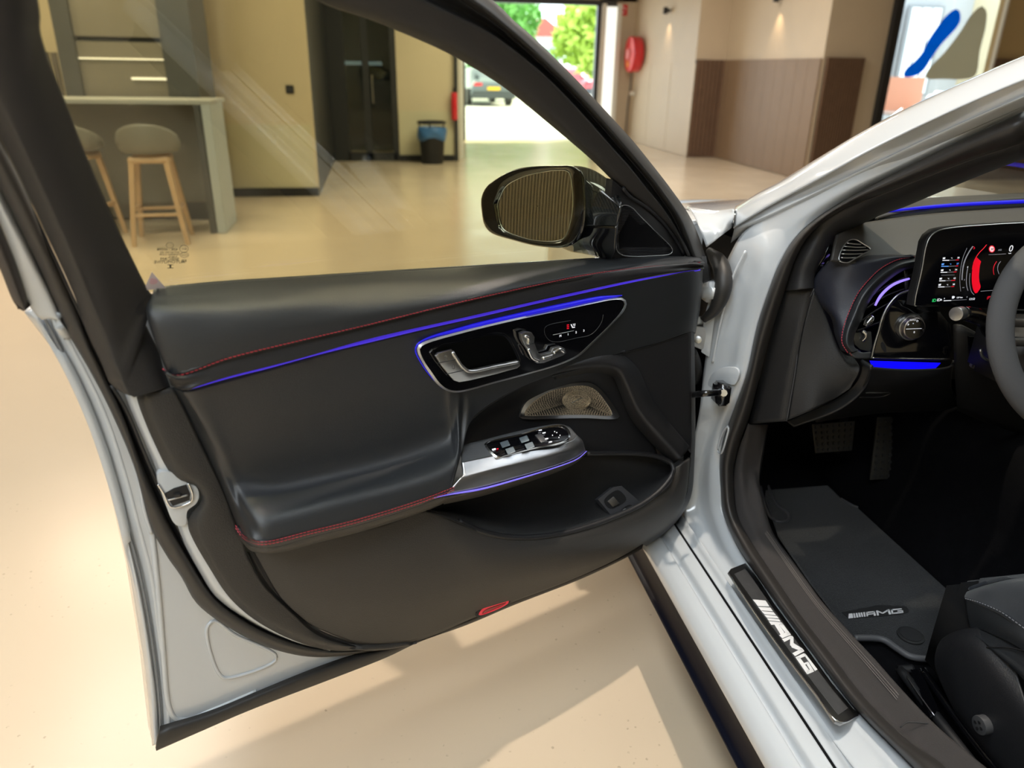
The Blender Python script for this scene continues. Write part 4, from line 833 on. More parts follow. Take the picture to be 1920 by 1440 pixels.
# seat shaped switch (backrest and cushion bars)
sh = plate('seat_switch', [(977, 626), (986, 622), (998, 624), (1003, 632), (1002, 642), (1010, 662), (1016, 666), (1034, 661), (1038, 653), (1052, 650), (1060, 654), (1062, 662), (1056, 667), (1020, 681), (1008, 682), (1001, 676), (990, 655), (984, 648), (979, 638)], M, .109, .010, SATIN, pn, bevel=.002, label='seat shaped chrome adjuster')
for pts in ([(984, 630), (991, 634), (990, 645)], [(990, 654), (999, 672), (1010, 677)], [(1018, 672), (1036, 666)], [(1038, 662), (1050, 655), (1058, 660)]): tube('switch_ridge', Mx(pts, .1095), .0028, CHROME, sh, n=14, seg=8)
tube('switch_gap', Mx([(986, 647), (1001, 643)], .1105), .0007, BLK, sh, n=4, seg=4); tube('switch_gap', Mx([(1036, 662), (1034, 672)], .1105), .0007, BLK, sh, n=4, seg=4)
tube('memory_field_line', Mx([(1070, 601), (1030, 609), (1022, 614), (1021, 624), (1030, 638), (1045, 641), (1080, 634), (1110, 626), (1128, 604), (1131, 590)], .0959), .00035, mat('dark grey line', (.07, .07, .075), .4), pn, n=60, seg=4)
tube('memory_line', Mx([(1037, 628), (1076, 620)], .0960), .0003, WHITE, pn, n=5, seg=4)
ex_ = M(1100, 620, .096)-M(1050, 632, .096); ey_ = M(1070, 610, .096)-M(1076, 640, .096)
for s, a, b in (('M', 1050.5, 630), ('1', 1065, 627), ('2', 1080, 623), ('3', 1094.5, 620)): text('memory_mark', s, M(a, b, .0957), ex_, ey_, .0060, WGLOW, pn)
polys('heating_mark', [[(1063, 609+i*3.2), (1067, 608.4+i*3.2), (1067, 610+i*3.2), (1063, 610.6+i*3.2)] for i in range(3)], M, .0960, .0003, RGLOW, pn)
polys('seat_symbol', [[(1070, 608), (1072, 608), (1074, 613), (1078, 612.4), (1078, 614.4), (1073, 615)], [(1074.5, 607), (1075.5, 607), (1076.5, 611), (1075.5, 611)], [(1077.5, 606.5), (1078.5, 606.5), (1078.5, 611), (1077.5, 611)]], M, .0960, .0003, WGLOW, pn)
# --- armrest metal grip with window switches
GA = [(865, 835, .080), (912, 823, .080), (960, 811, .082), (1010, 800, .084), (1048, 795, .086), (1068, 800, .086)]
GB = [(866, 866, .122), (930, 853, .124), (990, 842, .126), (1040, 834, .126), (1072, 826, .122), (1082, 816, .108)]
GC = [(868, 888, .138), (930, 874, .140), (990, 861, .140), (1045, 848, .138), (1080, 838, .128), (1092, 826, .112)]
GD = [(860, 900, .144), (925, 884, .144), (985, 870, .143), (1045, 856, .140), (1082, 847, .128), (1096, 838, .108)]
GE = [(838, 926, .150), (900, 914, .148), (980, 892, .146), (1045, 872, .142), (1080, 858, .128), (1098, 845, .104)]
grp = loft('grip_top', [Mx(GA, 0), Mx(GB, 0)], TEXT_, door, nu=50, nv=6, thick=.004, label='finely textured metal grip top')
loft('grip_rail', [Mx(r, 0) for r in (GB, GC, GD, GE)], ALU, door, nu=60, nv=6, thick=.004, label='brushed metal grip rail')
GF = [(838, 928, .150), (902, 917, .148), (982, 895, .146), (1046, 875, .142), (1082, 861, .128), (1100, 846, .104)]
tube('grip_light', Mx([(812, 934, .150)]+GF, 0), .0016, mat('soft violet strip', (.1, .08, .5), .4, emis=(.18, .14, .70), estr=.8), door, n=60, seg=6, rs=[.0006, .0018, .0016, .0012, .001, .0008])
loft('grip_underside', [Mx([(830, 934, .149)]+GF[1:], 0), Mx([(832, 946, .11), (905, 930, .10), (985, 906, .09), (1048, 884, .08), (1080, 868, .07), (1098, 852, .06)], 0)], BROWN, door, nu=40, nv=3, thick=.003)
_a, _b, _c = M(912, 823, .080), M(1030, 797, .085), M(985, 843, .126)
GP = plane_mapper((_a+_b+_c)/3, np.cross(_b-_a, _c-_a))
swp = [(912, 832), (925, 826), (975, 815), (1020, 803), (1045, 799), (1058, 803), (1066, 814), (1064, 823), (1045, 831), (1000, 840), (950, 852), (935, 856), (925, 850)]
ws = plate('window_switch_panel', swp, GP, .0045, .008, PIANO, door, n=60, bevel=.0008)
ring('switch_panel_rim', [(q[0]+(q[0]-988)*.05, q[1]+(q[1]-828)*.10) for q in swp], swp, GP, .0038, CHROME, ws, n=70, d2=.0054, thick=.002)
def rocker(cx, cy, n_=2):
    w = 13
    for k, dz in ((0, -9), (1, 3)):
        pts = [(cx-w+k*10, cy-1+dz), (cx+2+k*10, cy-6+dz), (cx+7+k*10, cy+4+dz), (cx-8+k*10, cy+9+dz)]
        prism('rocker_switch', [GP(a, b, .0115-.002*abs(i-1.5)) for i, (a, b) in enumerate(pts)], [GP(a, b, .000) for a, b in pts], GUN, ws, .0012)
rocker(950, 840); rocker(986, 831)
plate('mirror_fold_button', [(1003, 815), (1014, 812), (1026, 826), (1015, 830)], GP, .0065, .003, mat('dark satin', (.05, .05, .055), .35), ws, bevel=.0008)
for a, b in ((1020, 812), (1025, 823), (1032, 829), (1013, 807)): polys('switch_mark', [[(a-3, b-1), (a+3, b-2), (a+3, b), (a-3, b+1)]], GP, .0072, .0003, WGLOW, ws)
for a, b in ((1036, 816), (1044, 811), (1050, 816), (1048, 820), (1040, 809)): polys('switch_mark', [[(a-.8, b-.8), (a+.8, b-.8), (a+.8, b+.8), (a-.8, b+.8)]], GP, .0052, .0003, WGLOW, ws)
polys('switch_mark', [[(922, 842), (929, 840), (930, 843), (924, 845)]], GP, .0072, .0003, WGLOW, ws); polys('switch_mark', [[(931, 841), (934, 840), (935, 842), (932, 843)]], GP, .0072, .0003, RGLOW, ws)
# --- red door light at the bottom edge
rl = plate('courtesy_light', [(893, 1150), (903, 1136), (950, 1120), (958, 1122), (957, 1130), (905, 1155), (895, 1158)], M, .0680, .012, BLK, door, bevel=.002)
ring('red_lens', [(898, 1153), (906, 1141), (948, 1126), (954, 1126), (952, 1132), (905, 1153)], [(904, 1151), (909, 1144), (946, 1130), (949, 1129), (948, 1132), (906, 1151)], M, .0690, REDL, rl, n=50, thick=.003, label='glowing red lens ring')
plate('lens_core', [(905, 1150), (910, 1144), (945, 1131), (948, 1131), (946, 1134), (908, 1150)], M, .0685, .002, mat('dark red lens', (.35, .01, .02), .2, coat=.5), rl)
# --- exterior mirror
mir = bpy.data.objects.new('door_mirror', None); COL.objects.link(mir); mir.parent = door; mir.location = Vector(M(1080, 400, -.12))-door.location; mir['label'] = 'glossy black carbon look door mirror'
MP = plane_mapper(M(1010, 390, -.09), (-.71, -.70, .05))
ho = [(904, 395), (903, 374), (912, 352), (935, 333), (965, 318), (1000, 312), (1045, 310.5), (1072, 311), (1090, 320), (1096, 345), (1098, 390), (1094, 430), (1080, 455), (1058, 464), (1010, 462), (960, 450), (920, 436), (909, 422)]
hi = [(934, 395), (932, 386), (936, 372), (948, 350), (975, 334), (1010, 324), (1045, 319), (1066, 322), (1072, 345), (1074, 385), (1070, 415), (1062, 440), (1052, 450), (1010, 452), (975, 444), (944, 430), (936, 412)]
def off(pts, k): 
    c = np.mean(np.array(pts), axis=0); return [tuple(c+(np.array(q)-c)*k) for q in pts]
nH = 60
A0 = cr(ho, nH, True)
def ringrow(pts, d): return [MP(a, b, d) for a, b in pts]
cl = lambda P_: list(P_)+[P_[0]]
loft('mirror_housing', [ringrow(cl(cr(hi, nH, True)), -.012), ringrow(cl(cr(off(hi, 1.04), nH, True)), .000), ringrow(cl(cr(off(ho, .985), nH, True)), .002), ringrow(cl(A0), -.010), ringrow(cl(cr(off(ho, .99), nH, True)), -.045), ringrow(cl(cr(off(ho, .85), nH, True)), -.085), ringrow(cl(cr(off(ho, .4), nH, True)), -.115), ringrow(cl(cr(off(ho, .02), nH, True)), -.12)], PIANO, mir, nu=nH+1, nv=4)
CARB = mat('carbon weave', (.010, .011, .012), .12, coat=1.)
def carb():
    nt = CARB.node_tree; b = nt.nodes['Principled BSDF']; tc = nt.nodes.new('ShaderNodeTexCoord'); mp = nt.nodes.new('ShaderNodeMapping'); mp.inputs['Rotation'].default_value = (0, .7, .5)
    w = nt.nodes.new('ShaderNodeTexWave'); w.inputs['Scale'].default_value = 60; w.inputs['Distortion'].default_value = 0.
    nt.links.new(tc.outputs['Object'], mp.inputs[0]); nt.links.new(mp.outputs[0], w.inputs['Vector'])
    r = nt.nodes.new('ShaderNodeValToRGB'); r.color_ramp.elements[0].color = (.004, .005, .006, 1); r.color_ramp.elements[1].color = (.022, .025, .026, 1); nt.links.new(w.outputs['Fac'], r.inputs[0]); nt.links.new(r.outputs[0], b.inputs['Base Color'])
carb()
ta = [(1060, 311), (1090, 312), (1115, 320), (1140, 336), (1158, 352)]; tb_ = [(1078, 340), (1105, 345), (1130, 356), (1155, 372), (1165, 380)]
tc_ = [(1084, 392), (1105, 395), (1130, 398), (1150, 402), (1160, 406)]; td = [(1082, 424), (1105, 424), (1125, 424), (1142, 424), (1156, 424)]
te = [(1074, 452), (1100, 458), (1120, 462), (1140, 466), (1152, 470)]; tf = [(1052, 464), (1070, 472), (1095, 476), (1130, 484), (1146, 486)]
loft('mirror_cap', [ringrow(ta, -.045), ringrow(tb_, -.018), ringrow(tc_, -.012), ringrow(td, -.020)], CARB, mir, nu=30, nv=6, thick=.004, label='carbon weave cap')
loft('mirror_foot', [ringrow(td, -.020), ringrow(te, -.026), ringrow(tf, -.050)], PIANO, mir, nu=30, nv=6, thick=.004)
MG = bpy.data.materials.new('mirror glass'); MG.use_nodes = True; _b = MG.node_tree.nodes['Principled BSDF']; _b.inputs['Metallic'].default_value = 1; _b.inputs['Roughness'].default_value = .0; _b.inputs['Base Color'].default_value = (.62, .62, .60, 1)
# a mirror plane turned so that it shows the rear wall, as a driver's mirror does
hh = cr(off(hi, 1.0), 60, True)
mc = MP(1003, 386, -.006); rr_ = []
for k in (1.0, .85, .7, .55, .4, .25, .1, .01):
    row = [MP(a, b, -.006) for a, b in cl(off(hh, k))]; rr_.append([v-MP.n*(float(np.dot(v-mc, v-mc))/(2*4.2)-.0022) for v in row])
loft('mirror_glass', rr_, MG, mir, nu=61, nv=2, cols=True, label='slightly convex mirror glass')
tube('mirror_glass_edge', [MP(a, b, -.0050) for a, b in hh], .0012, SATIN, mir, n=100, closed=True, seg=5)
tube('mirror_joint', [MP(a, b, .001) for a, b in [(1062, 314), (1076, 328), (1083, 352), (1086, 392), (1082, 425), (1070, 455)]], .0022, SATIN, mir, n=40, seg=6) if False else None
# --- hinge side hardware
hg = plate('upper_hinge', [(1297, 618), (1300, 611), (1322, 614), (1325, 625), (1324, 652), (1316, 656), (1302, 650)], M, .012, .03, mat('light grey hinge', (.5, .5, .49), .35, coat=.5), door, bevel=.003, label='light grey painted hinge')
cyl('hinge_bolt', M(1309, 637, .012), M(1309, 637, .017), .0085, SATIN, hg, seg=20, bevel=.001)
tube('hinge_arm', [M(1303, 600, .0), M(1318, 604, -.02), M(1330, 618, -.04)], .011, PAINT, hg, n=14)
tube('cable_grommet', [M(1296, 660, .01), M(1304, 680, .0), M(1306, 700, -.01), M(1300, 715, -.02)], .013, RUB, door, n=24)
tube('cable_grommet', [M(1296, 470+22, .012), M(1320, 500, .004), M(1326, 540, -.005), M(1318, 545, -.03)], .010, RUB, door, n=24)
tube('check_strap', [M(1290, 742, .0), P(1320, 738, x=-.03), P(1350, 736, x=.01)], .0045, PIANO, door, n=20, r2=.007)
# ================================================================== THE CAR BODY
def X(l, x=None): return [P(a[0], a[1], x=(a[2] if len(a) > 2 else x)) for a in l]
car = thing('car', (.6, .8, 0), 'light grey sedan body seen through its open front doorway', 'car')
a0 = [(1378, 394, .115), (1420, 368, .13), (1462, 346, .145), (1537, 300, .17), (1620, 250, .205), (1745, 187, .25), (1920, 110, .31), (2080, 48, .36), (2300, -20, .42)]
a1 = [(1375, 421, .105), (1410, 398, .115), (1450, 375, .13), (1537, 328, .155), (1642, 270, .19), (1787, 200, .24), (1920, 143, .285), (2080, 85, .33), (2300, 20, .39)]
loft('pillar_face', [X([(a, b-6, x+.05) for a, b, x in a0]), X(a0), X([(a, b+4, x-.008) for a, b, x in a1]), X([(a+2, b+8, x+.004) for a, b, x in a1])], PAINT, car, nu=70, nv=6, thick=.003)
a2 = [(1376, 428, .107), (1415, 412, .118), (1460, 392, .132), (1537, 355, .160), (1620, 315, .195), (1745, 255, .245), (1920, 178, .294), (2080, 110, .345), (2300, 40, .405)]
a2b = [(1372, 450, .110), (1400, 430, .122), (1450, 408, .138), (1537, 374, .168), (1620, 334, .205), (1745, 273, .255), (1920, 195, .312), (2080, 125, .362), (2300, 55, .42)]
a3p = [(1445, 533, .115), (1462, 492, .125), (1487, 450, .14), (1528, 412, .165), (1599, 367, .20), (1703, 312, .25), (1828, 250, .30), (1920, 208, .335), (2080, 140, .385), (2300, 70, .445)]
loft('pillar_inner_face', [X([(a+2, b+6, x+.003) for a, b, x in a1]), X([(a, b-3, x) for a, b, x in a2]), X([(a, b+4, x-.002) for a, b, x in a2]), X([(a-2, b+6, x+.004) for a, b, x in a2b])], PAINT, car, nu=70, nv=6, thick=.003)
a3 = [(1920, 208, .335), (1828, 250, .30), (1703, 312, .25), (1599, 367, .20), (1528, 412, .165), (1487, 450, .14), (1462, 492, .125), (1445, 533, .115), (1419, 612, .105), (1400, 699, .10), (1377, 766, .097), (1357, 822, .095), (1349, 867, .092), (1351, 920, .09), (1355, 962, .09), (1381, 1022, .088), (1415, 1074, .088), (1467, 1147, .088), (1527, 1229, .088), (1592, 1315, .088), (1635, 1362, .088), (1678, 1405, .088), (1712, 1440, .088), (1800, 1530, .088)]
J1 = [(1920, 190, .325), (1828, 232, .29), (1703, 292, .24), (1599, 344, .185), (1515, 386, .152), (1450, 425, .125), (1415, 470, .10), (1400, 520, .09), (1378, 600, .08), (1362, 690, .075), (1345, 766, .07), (1325, 830, .07), (1316, 880, .07), (1312, 930, .07), (1320, 975, .068), (1345, 1030, .062), (1378, 1082, .058), (1428, 1150, .056), (1490, 1236, .054), (1550, 1318, .052), (1590, 1368, .050), (1632, 1415, .050), (1660, 1450, .050), (1750, 1545, .050)]
J2 = [(1920, 178, .31), (1828, 217, .28), (1703, 276, .23), (1590, 330, .183), (1480, 384, .14), (1400, 430, .115), (1372, 470, .09), (1352, 520, .075), (1334, 600, .055), (1320, 690, .045), (1312, 766, .04), (1300, 830, .04), (1290, 880, .04), (1284, 930, .035), (1285, 975, .03), (1306, 1030, .024), (1338, 1082, .020), (1388, 1148, .018), (1450, 1238, .016), (1512, 1320, .014), (1556, 1380, .014), (1600, 1438, .014), (1630, 1475, .014), (1720, 1580, .014)]
loft('door_aperture', [X(a3), X([((p[0]+q[0])/2, (p[1]+q[1])/2, (p[2]+q[2])/2-.004) for p, q in zip(a3, J1)]), X(J1), X(J2)], PAINT, car, nu=120, nv=5, cols=True, thick=.003)
# sill outer profile, straight sheet-metal run
y0, y1 = 1.66, -.25
def prof(name, pts, m, ya=y0, yb=y1, n=30, **k): return loft(name, [[(x, y, z) for y in np.linspace(ya, yb, n)] for x, z in pts], m, car, nu=n, nv=k.pop('nv', 3), **k)
zc = .325
prof('sill_step', [(.020, .334), (.014, .331), (.008, .322), (.000, .318)], PAINT, 1.50, thick=.002)
prof('sill_groove', [(.000, .318), (-.004, .305), (-.006, .303)], BLK, 1.52)
prof('sill_face', [(-.006, .318), (-.010, .321), (-.030, .318), (-.036, .312), (-.040, .298), (-.046, .298), (-.052, .309), (-.068, .304), (-.078, .296), (-.086, .284), (-.088, .268), (-.083, .262)], PAINT, 1.66, thick=.002, nv=4)
SKM = mat('glossy blue black skirt', (.005, .006, .014), .38, spec=.2)
prof('side_skirt', [(-.078, .268), (-.060, .262), (-.052, .235), (-.050, .19), (-.060, .158), (-.072, .150), (-.066, .146), (-.03, .142), (.10, .140)], SKM, 1.75, thick=.002, nv=3)
prof('under_floor', [(.10, .130), (1.6, .130)], BLK, 3.3, -1.9, thick=.01)
tube('skirt_lip', [(-.072, 1.75, .149), (-.072, .8, .149), (-.072, -.25, .149)], .002, mat('grey lip', (.25, .24, .22), .35), car, n=20, seg=6)
# aperture details
tube('jamb_crease', X([(1398, 470, .088), (1374, 520, .070), (1352, 600, .062), (1336, 680, .056)]), .003, PAINT, car, n=40, seg=8)
box('hinge_block', P(1334, 545, x=.035), (.05, .05, .045), PAINT, car, bevel=.01, smooth=True)
loft('hinge_recess', [X([(1315, 660, .03), (1320, 600, .03), (1330, 560, .03)]), X([(1330, 670, .05), (1338, 610, .048), (1345, 565, .046)])], PAINT, car, nu=20, nv=3)
ck = box('check_strap_bracket', P(1352, 737, x=.058), (.03, .045, .05), PIANO, car, bevel=.006, smooth=True); cyl('bolt', P(1357, 737, x=.045), P(1357, 737, x=.030), .008, CHROME, ck, seg=8)
plate('pressed_boss', [(1332, 705), (1352, 690), (1380, 690), (1385, 700), (1376, 722), (1352, 716), (1342, 724), (1328, 724)], plane_mapper(P(1355, 710, x=.066), (-1, -.35, .05)), 0, .006, PAINT, car, n=40, bevel=.002)
tube('pressed_loop', [P(a, b, x=.077) for a, b in [(1346, 845), (1356, 810), (1366, 800), (1362, 822), (1352, 850)]], .0025, PAINT, car, n=30, closed=True, seg=6)
tube('cable_loom', X([(1330, 470, .06), (1352, 500, .055), (1356, 540, .05), (1340, 580, .04), (1318, 600, .02)]), .019, RUB, car, n=30, seg=12, up=(1, .1, 0), rs=[.008, .018, .020, .017, .008])
# fender, bonnet, wheel
fx = [[(1289, 387, .02), (1341, 394, .05), (1374, 391, .10), (1378, 394, .115)], [(1300, 400, .0), (1341, 405, .03), (1374, 402, .08), (1377, 404, .105)], [(1312, 430, -.015), (1345, 430, .01), (1368, 424, .07), (1374, 421, .10)], [(1324, 463, -.01), (1347, 446, .01), (1366, 432, .07), (1372, 428, .10)]]
FY = [1.60, 1.8, 2.1, 2.4, 2.7, 2.95, 3.15]
def fend(y):
    t = (y-1.6)/1.55; zt = 1.045-.06*t-.20*t*t; xo = -.085+.16*max(0, t-.55)**1.5*2
    return [(xo+.17, y, zt), (xo+.10, y, zt-.008), (xo+.04, y, zt-.035), (xo+.010, y, zt-.09), (xo-.002, y, zt-.18), (xo, y, zt-.30)]
rows = list(zip(*[fend(y) for y in FY]))
loft('front_fender', [[(x+.0, y, z) for x, y, z in r] for r in rows], PAINT, car, nu=40, nv=4, thick=.003)
loft('fender_corner', [X(r) for r in fx], PAINT, car, nu=30, nv=5, thick=.004)
loft('bonnet', [[(.10+(x*1.5), y, 1.035-.06*((y-1.6)/1.55)-.20*((y-1.6)/1.55)**2+.035*math.sin(math.pi*x)-(.02 if y > 1.62 else 0)) for y in FY] for x in np.linspace(0, 1, 9)], PAINT, car, nu=30, nv=3, thick=.003)
wc = np.array((.09, 2.55, .345))
for s, nm in ((0, 'front_wheel'),):
    w_ = tube(nm, [wc+(0, .265*math.cos(a), .265*math.sin(a)) for a in np.linspace(0, 2*math.pi, 33)[:-1]], .08, RUB, car, n=64, seg=14, closed=True, r2=.115)
    cyl('rim', wc+(-.06, 0, 0), wc+(-.02, 0, 0), .20, mat('dark alloy', (.1, .1, .11), .3, metal=1), w_, seg=32)
    for k in range(10):
        a = k*.628; cyl('spoke', wc+(-.09, .03*math.cos(a), .03*math.sin(a)), wc+(-.09, .235*math.cos(a), .235*math.sin(a)), .013, SATIN, w_, seg=6)
loft('fender_side', [[(-.087, y, z) for z in (.30, .5, .75)] for y in (1.6, 1.85, 2.12)], PAINT, car, nu=8, nv=3, thick=.003)
loft('front_end', [[(x, 3.15+.35*math.sin(math.pi*min(1, max(0, (x-.05)/1.6)))**.6, z) for x in np.linspace(.06, 1.65, 14)] for z in (.78, .6, .4, .2)], PAINT, car, nu=30, nv=3, thick=.01)
WINDS = glassmat('windscreen glass', (.86, .88, .80))
loft('windscreen', [[P(1378, 396, x=.16), P(1620, 256, x=.24), P(1920, 116, x=.34)], [(.90, 1.83, 1.00), (.90, 1.35, 1.24), (.90, .92, 1.43)], [(1.64, 1.62, 1.03), (1.56, 1.18, 1.24), (1.46, .80, 1.41)]], WINDS, car, nu=24, nv=8)
loft('roof', [[(.36, .85, 1.385), (.34, 0, 1.43), (.38, -1.6, 1.40)], [(.5, .86, 1.43), (.5, 0, 1.475), (.5, -1.6, 1.44)], [(.9, .9, 1.445), (.9, 0, 1.49), (.9, -1.6, 1.455)], [(1.3, .86, 1.43), (1.3, 0, 1.475), (1.3, -1.6, 1.44)], [(1.45, .8, 1.385), (1.46, 0, 1.43), (1.42, -1.6, 1.40)]], PAINT, car, nu=20, nv=4, thick=.02)
loft('far_side_body', [[(1.72, 1.62, .2), (1.72, -1.6, .2)], [(1.76, 1.62, .7), (1.76, -1.6, .7)], [(1.70, 1.62, 1.0), (1.70, -1.6, 1.0)]], PAINT, car, nu=10, nv=4, thick=.08)
loft('rear_door_body', [[(-.02, .12, .27), (-.02, -1.2, .27)], [(-.07, .12, .6), (-.07, -1.2, .6)], [(-.03, .12, 1.0), (-.03, -1.2, 1.0)]], PAINT, car, nu=10, nv=4, thick=.06)
loft('centre_pillar', [[(.02, .22, .4), (.00, .22, 1.0), (.30, .12, 1.40)], [(.02, .08, .4), (.00, .08, 1.0), (.30, .02, 1.40)]], BLK, car, nu=16, nv=3, thick=.06)
tube('roof_rail', [P(2200, 30, x=.385), P(2300, 5, x=.415), (.44, .45, 1.425), (.46, -.2, 1.43), (.46, -1.5, 1.39)], .032, PAINT, car, n=40, seg=12)
tube('roof_rail_seal', [P(2200, 120, x=.40), P(2300, 85, x=.43), (.47, .45, 1.385), (.49, -.2, 1.39), (.49, -1.5, 1.35)], .020, RUB, car, n=40, seg=10)
box('far_door_trim', (1.655, .1, .62), (.03, 3.0, .80), BLK, car, bevel=.01)
box('under_dash_light_block', (.93, 1.80, .80), (1.40, .50, .34), BLK, car, bevel=.02)  # unseen box added to keep windscreen light out of the footwell
# door seal round the aperture
a4 = [(1920, 267, .355), (1828, 296, .315), (1741, 329, .275), (1675, 355, .245), (1587, 390, .205), (1544, 416, .18), (1515, 444, .165), (1494, 480, .15), (1473, 541, .14), (1441, 642, .128), (1422, 717, .124), (1404, 785, .122), (1387, 830, .120), (1376, 879, .118), (1376, 906, .116), (1381, 962, .114), (1407, 1014, .112), (1450, 1078, .112), (1506, 1160, .112), (1553, 1220, .112), (1605, 1289, .112), (1648, 1337, .112), (1708, 1393, .112), (1764, 1430, .112), (1850, 1515, .112)]
def XX(l, f): return [P(a, b, x=x) for a, b, x in l]
A3 = cr(a3, 90); A4 = cr(a4, 90)
def mix(f, dx): return [P(*(A3[i][:2]*(1-f)+A4[i][:2]*f), x=A3[i][2]*(1-f)+A4[i][2]*f+dx) for i in range(90)]
loft('aperture_seal', [mix(0, .006), mix(.06, -.012), mix(.3, -.026), mix(.65, -.026), mix(.94, -.014), mix(1, .004)], RUBB if False else mat('dark brown grey rubber', (.030, .027, .025), .45), car, nu=110, nv=4, thick=.003)
# inner pillar trim
a5 = [(1920, 294), (1841, 324), (1749, 362), (1692, 386), (1653, 399), (1605, 422), (1572, 440), (1556, 458), (1542, 482), (1527, 515), (1524, 541)]
a4b = [(1920, 267), (1828, 296), (1741, 329), (1675, 355), (1640, 369), (1587, 390), (1544, 416), (1515, 444), (1494, 480), (1482, 512), (1471, 545)]
xs5 = [.40, .37, .335, .31, .29, .26, .235, .215, .20, .19, .185]
xs4 = [.355, .315, .275, .245, .23, .205, .18, .165, .15, .145, .14]
loft('pillar_trim', [X([(a, b, x) for (a, b), x in zip(a4b, xs4)]), X([((a+c)/2, (b+d)/2, (x+w)/2-.012) for (a, b), (c, d), x, w in zip(a4b, a5, xs4, xs5)]), X([(a, b, x) for (a, b), x in zip(a5, xs5)]), X([(a+2, b+3, x+.05) for (a, b), x in zip(a5, xs5)])], mat('charcoal trim', (.022, .022, .024), .55, bump=.2, bscale=700), car, nu=60, nv=4, cols=True, thick=.004)
# sill tread trim and kick panel
t1 = [(1408, 797, .126), (1394, 850, .126), (1390, 900, .124), (1398, 960, .124), (1424, 1014, .124), (1466, 1078, .126), (1522, 1158, .126), (1572, 1222, .126), (1625, 1290, .126), (1668, 1342, .126), (1728, 1398, .126), (1800, 1465, .126)]
t0 = [(1404, 795, .118), (1384, 845, .118), (1375, 895, .115), (1381, 962, .112), (1407, 1014, .111), (1450, 1078, .111), (1506, 1160, .111), (1553, 1220, .111), (1605, 1289, .111), (1648, 1337, .111), (1708, 1393, .111), (1780, 1450, .111)]
t2 = [(1430, 797, .165), (1418, 850, .165), (1414, 885, .165), (1424, 928, .165), (1441, 992, .162), (1482, 1050, .160), (1537, 1125, .160), (1588, 1182, .160), (1640, 1238, .160), (1690, 1295, .160), (1755, 1362, .160), (1850, 1445, .160)]
t3 = [(1440, 797, .19), (1430, 850, .185), (1424, 900, .182), (1434, 950, .18), (1452, 1003, .178), (1490, 1056, .176), (1543, 1130, .174), (1594, 1188, .174), (1645, 1243, .174), (1696, 1300, .174), (1762, 1368, .174), (1860, 1448, .174)]
SPK = mat('sparkling grained tread', (.050, .044, .042), .42, bump=1., bscale=1100)
loft('sill_tread', [X(t0), X(t1), X([((a+c)/2, (b+d)/2, (x+w)/2) for (a, b, x), (c, d, w) in zip(t1, t2)]), X(t2), X(t3)], SPK, car, nu=90, nv=5, cols=True, thick=.004)
loft('tread_side', [X(t3), [(q[0]+.004, q[1], .19) for q in X(t3)]], SOFT, car, nu=60, nv=2, cols=True)
def lerpx(p, q, f): return [((a+(c-a)*f), (b+(d-b)*f), x+(w-x)*f) for (a, b, x), (c, d, w) in zip(p, q)]
for f in (.62, .70, .80): tube('tread_line', [v+np.array((-.0006, 0, .0012)) for v in X(lerpx(t1[4:10], t2[4:10], f))], .0008, mat('grey groove line', (.16, .14, .13), .4), car, n=50, seg=5)
tube('tread_joint', X([(1688, 1364, .113), (1700, 1355, .125), (1745, 1357, .158)]), .0012, BLK, car, n=12, seg=5)
# sill plate with lettering
SX = plane_mapper(P(1480, 1200, x=.052), np.cross(P(1560, 1330, x=.036)-P(1380, 1080, x=.036), P(1500, 1200, x=.085)-P(1455, 1200, x=.022)))
spl = [(1366, 1072), (1370, 1066), (1398, 1055), (1412, 1070), (1450, 1128), (1500, 1197), (1560, 1280), (1600, 1328), (1613, 1338), (1606, 1345), (1578, 1357), (1566, 1352), (1530, 1300), (1470, 1222), (1420, 1152), (1378, 1090)]
sp_ = plate('sill_plate', spl, SX, .006, .006, PLATEM, car, bevel=.002, label='polished sill plate with white lettering')
plate('sill_plate_inlay', [(1377, 1076), (1398, 1066), (1412, 1086), (1450, 1142), (1500, 1212), (1560, 1292), (1590, 1328), (1572, 1340), (1530, 1286), (1470, 1205), (1420, 1136)], SX, .0066, .001, mat('dark brushed inlay', (.20, .20, .205), .42, metal=.8, vary=.3, vscale=30), sp_)
tube('sill_plate_rim', [SX(a, b, .006) for a, b in [(1372, 1082), (1420, 1154), (1470, 1224), (1530, 1302), (1566, 1350), (1580, 1354), (1608, 1341)]], .0016, CHROME, sp_, n=60, seg=6)
def zz(p): return [(1400+a/9, 1110+b/9) for a, b in p]
bars = [zz(p) for p in ([(105, 125), (320, 145), (385, 245), (190, 235)], [(195, 248), (400, 262), (445, 325), (245, 310)], [(252, 320), (455, 340), (495, 390), (300, 375)], [(300, 385), (510, 403), (540, 445), (340, 430)], [(345, 440), (548, 460), (575, 500), (375, 480)])]
A_ = [zz(p) for p in ([(375, 492), (592, 512), (615, 545), (545, 552), (470, 548), (418, 552)], [(592, 512), (738, 708), (690, 724), (552, 560), (560, 540)], [(738, 700), (745, 722), (605, 778), (550, 728), (580, 712), (660, 680)], [(470, 548), (545, 552), (636, 682), (580, 722)])]
M_ = [zz(p) for p in ([(600, 795), (735, 738), (770, 742), (792, 765), (640, 840)], [(738, 742), (790, 762), (792, 868), (765, 915), (732, 895)], [(792, 862), (935, 950), (972, 990), (930, 1000), (765, 935), (745, 900)], [(925, 958), (972, 998), (820, 1080), (772, 1030), (890, 972)])]
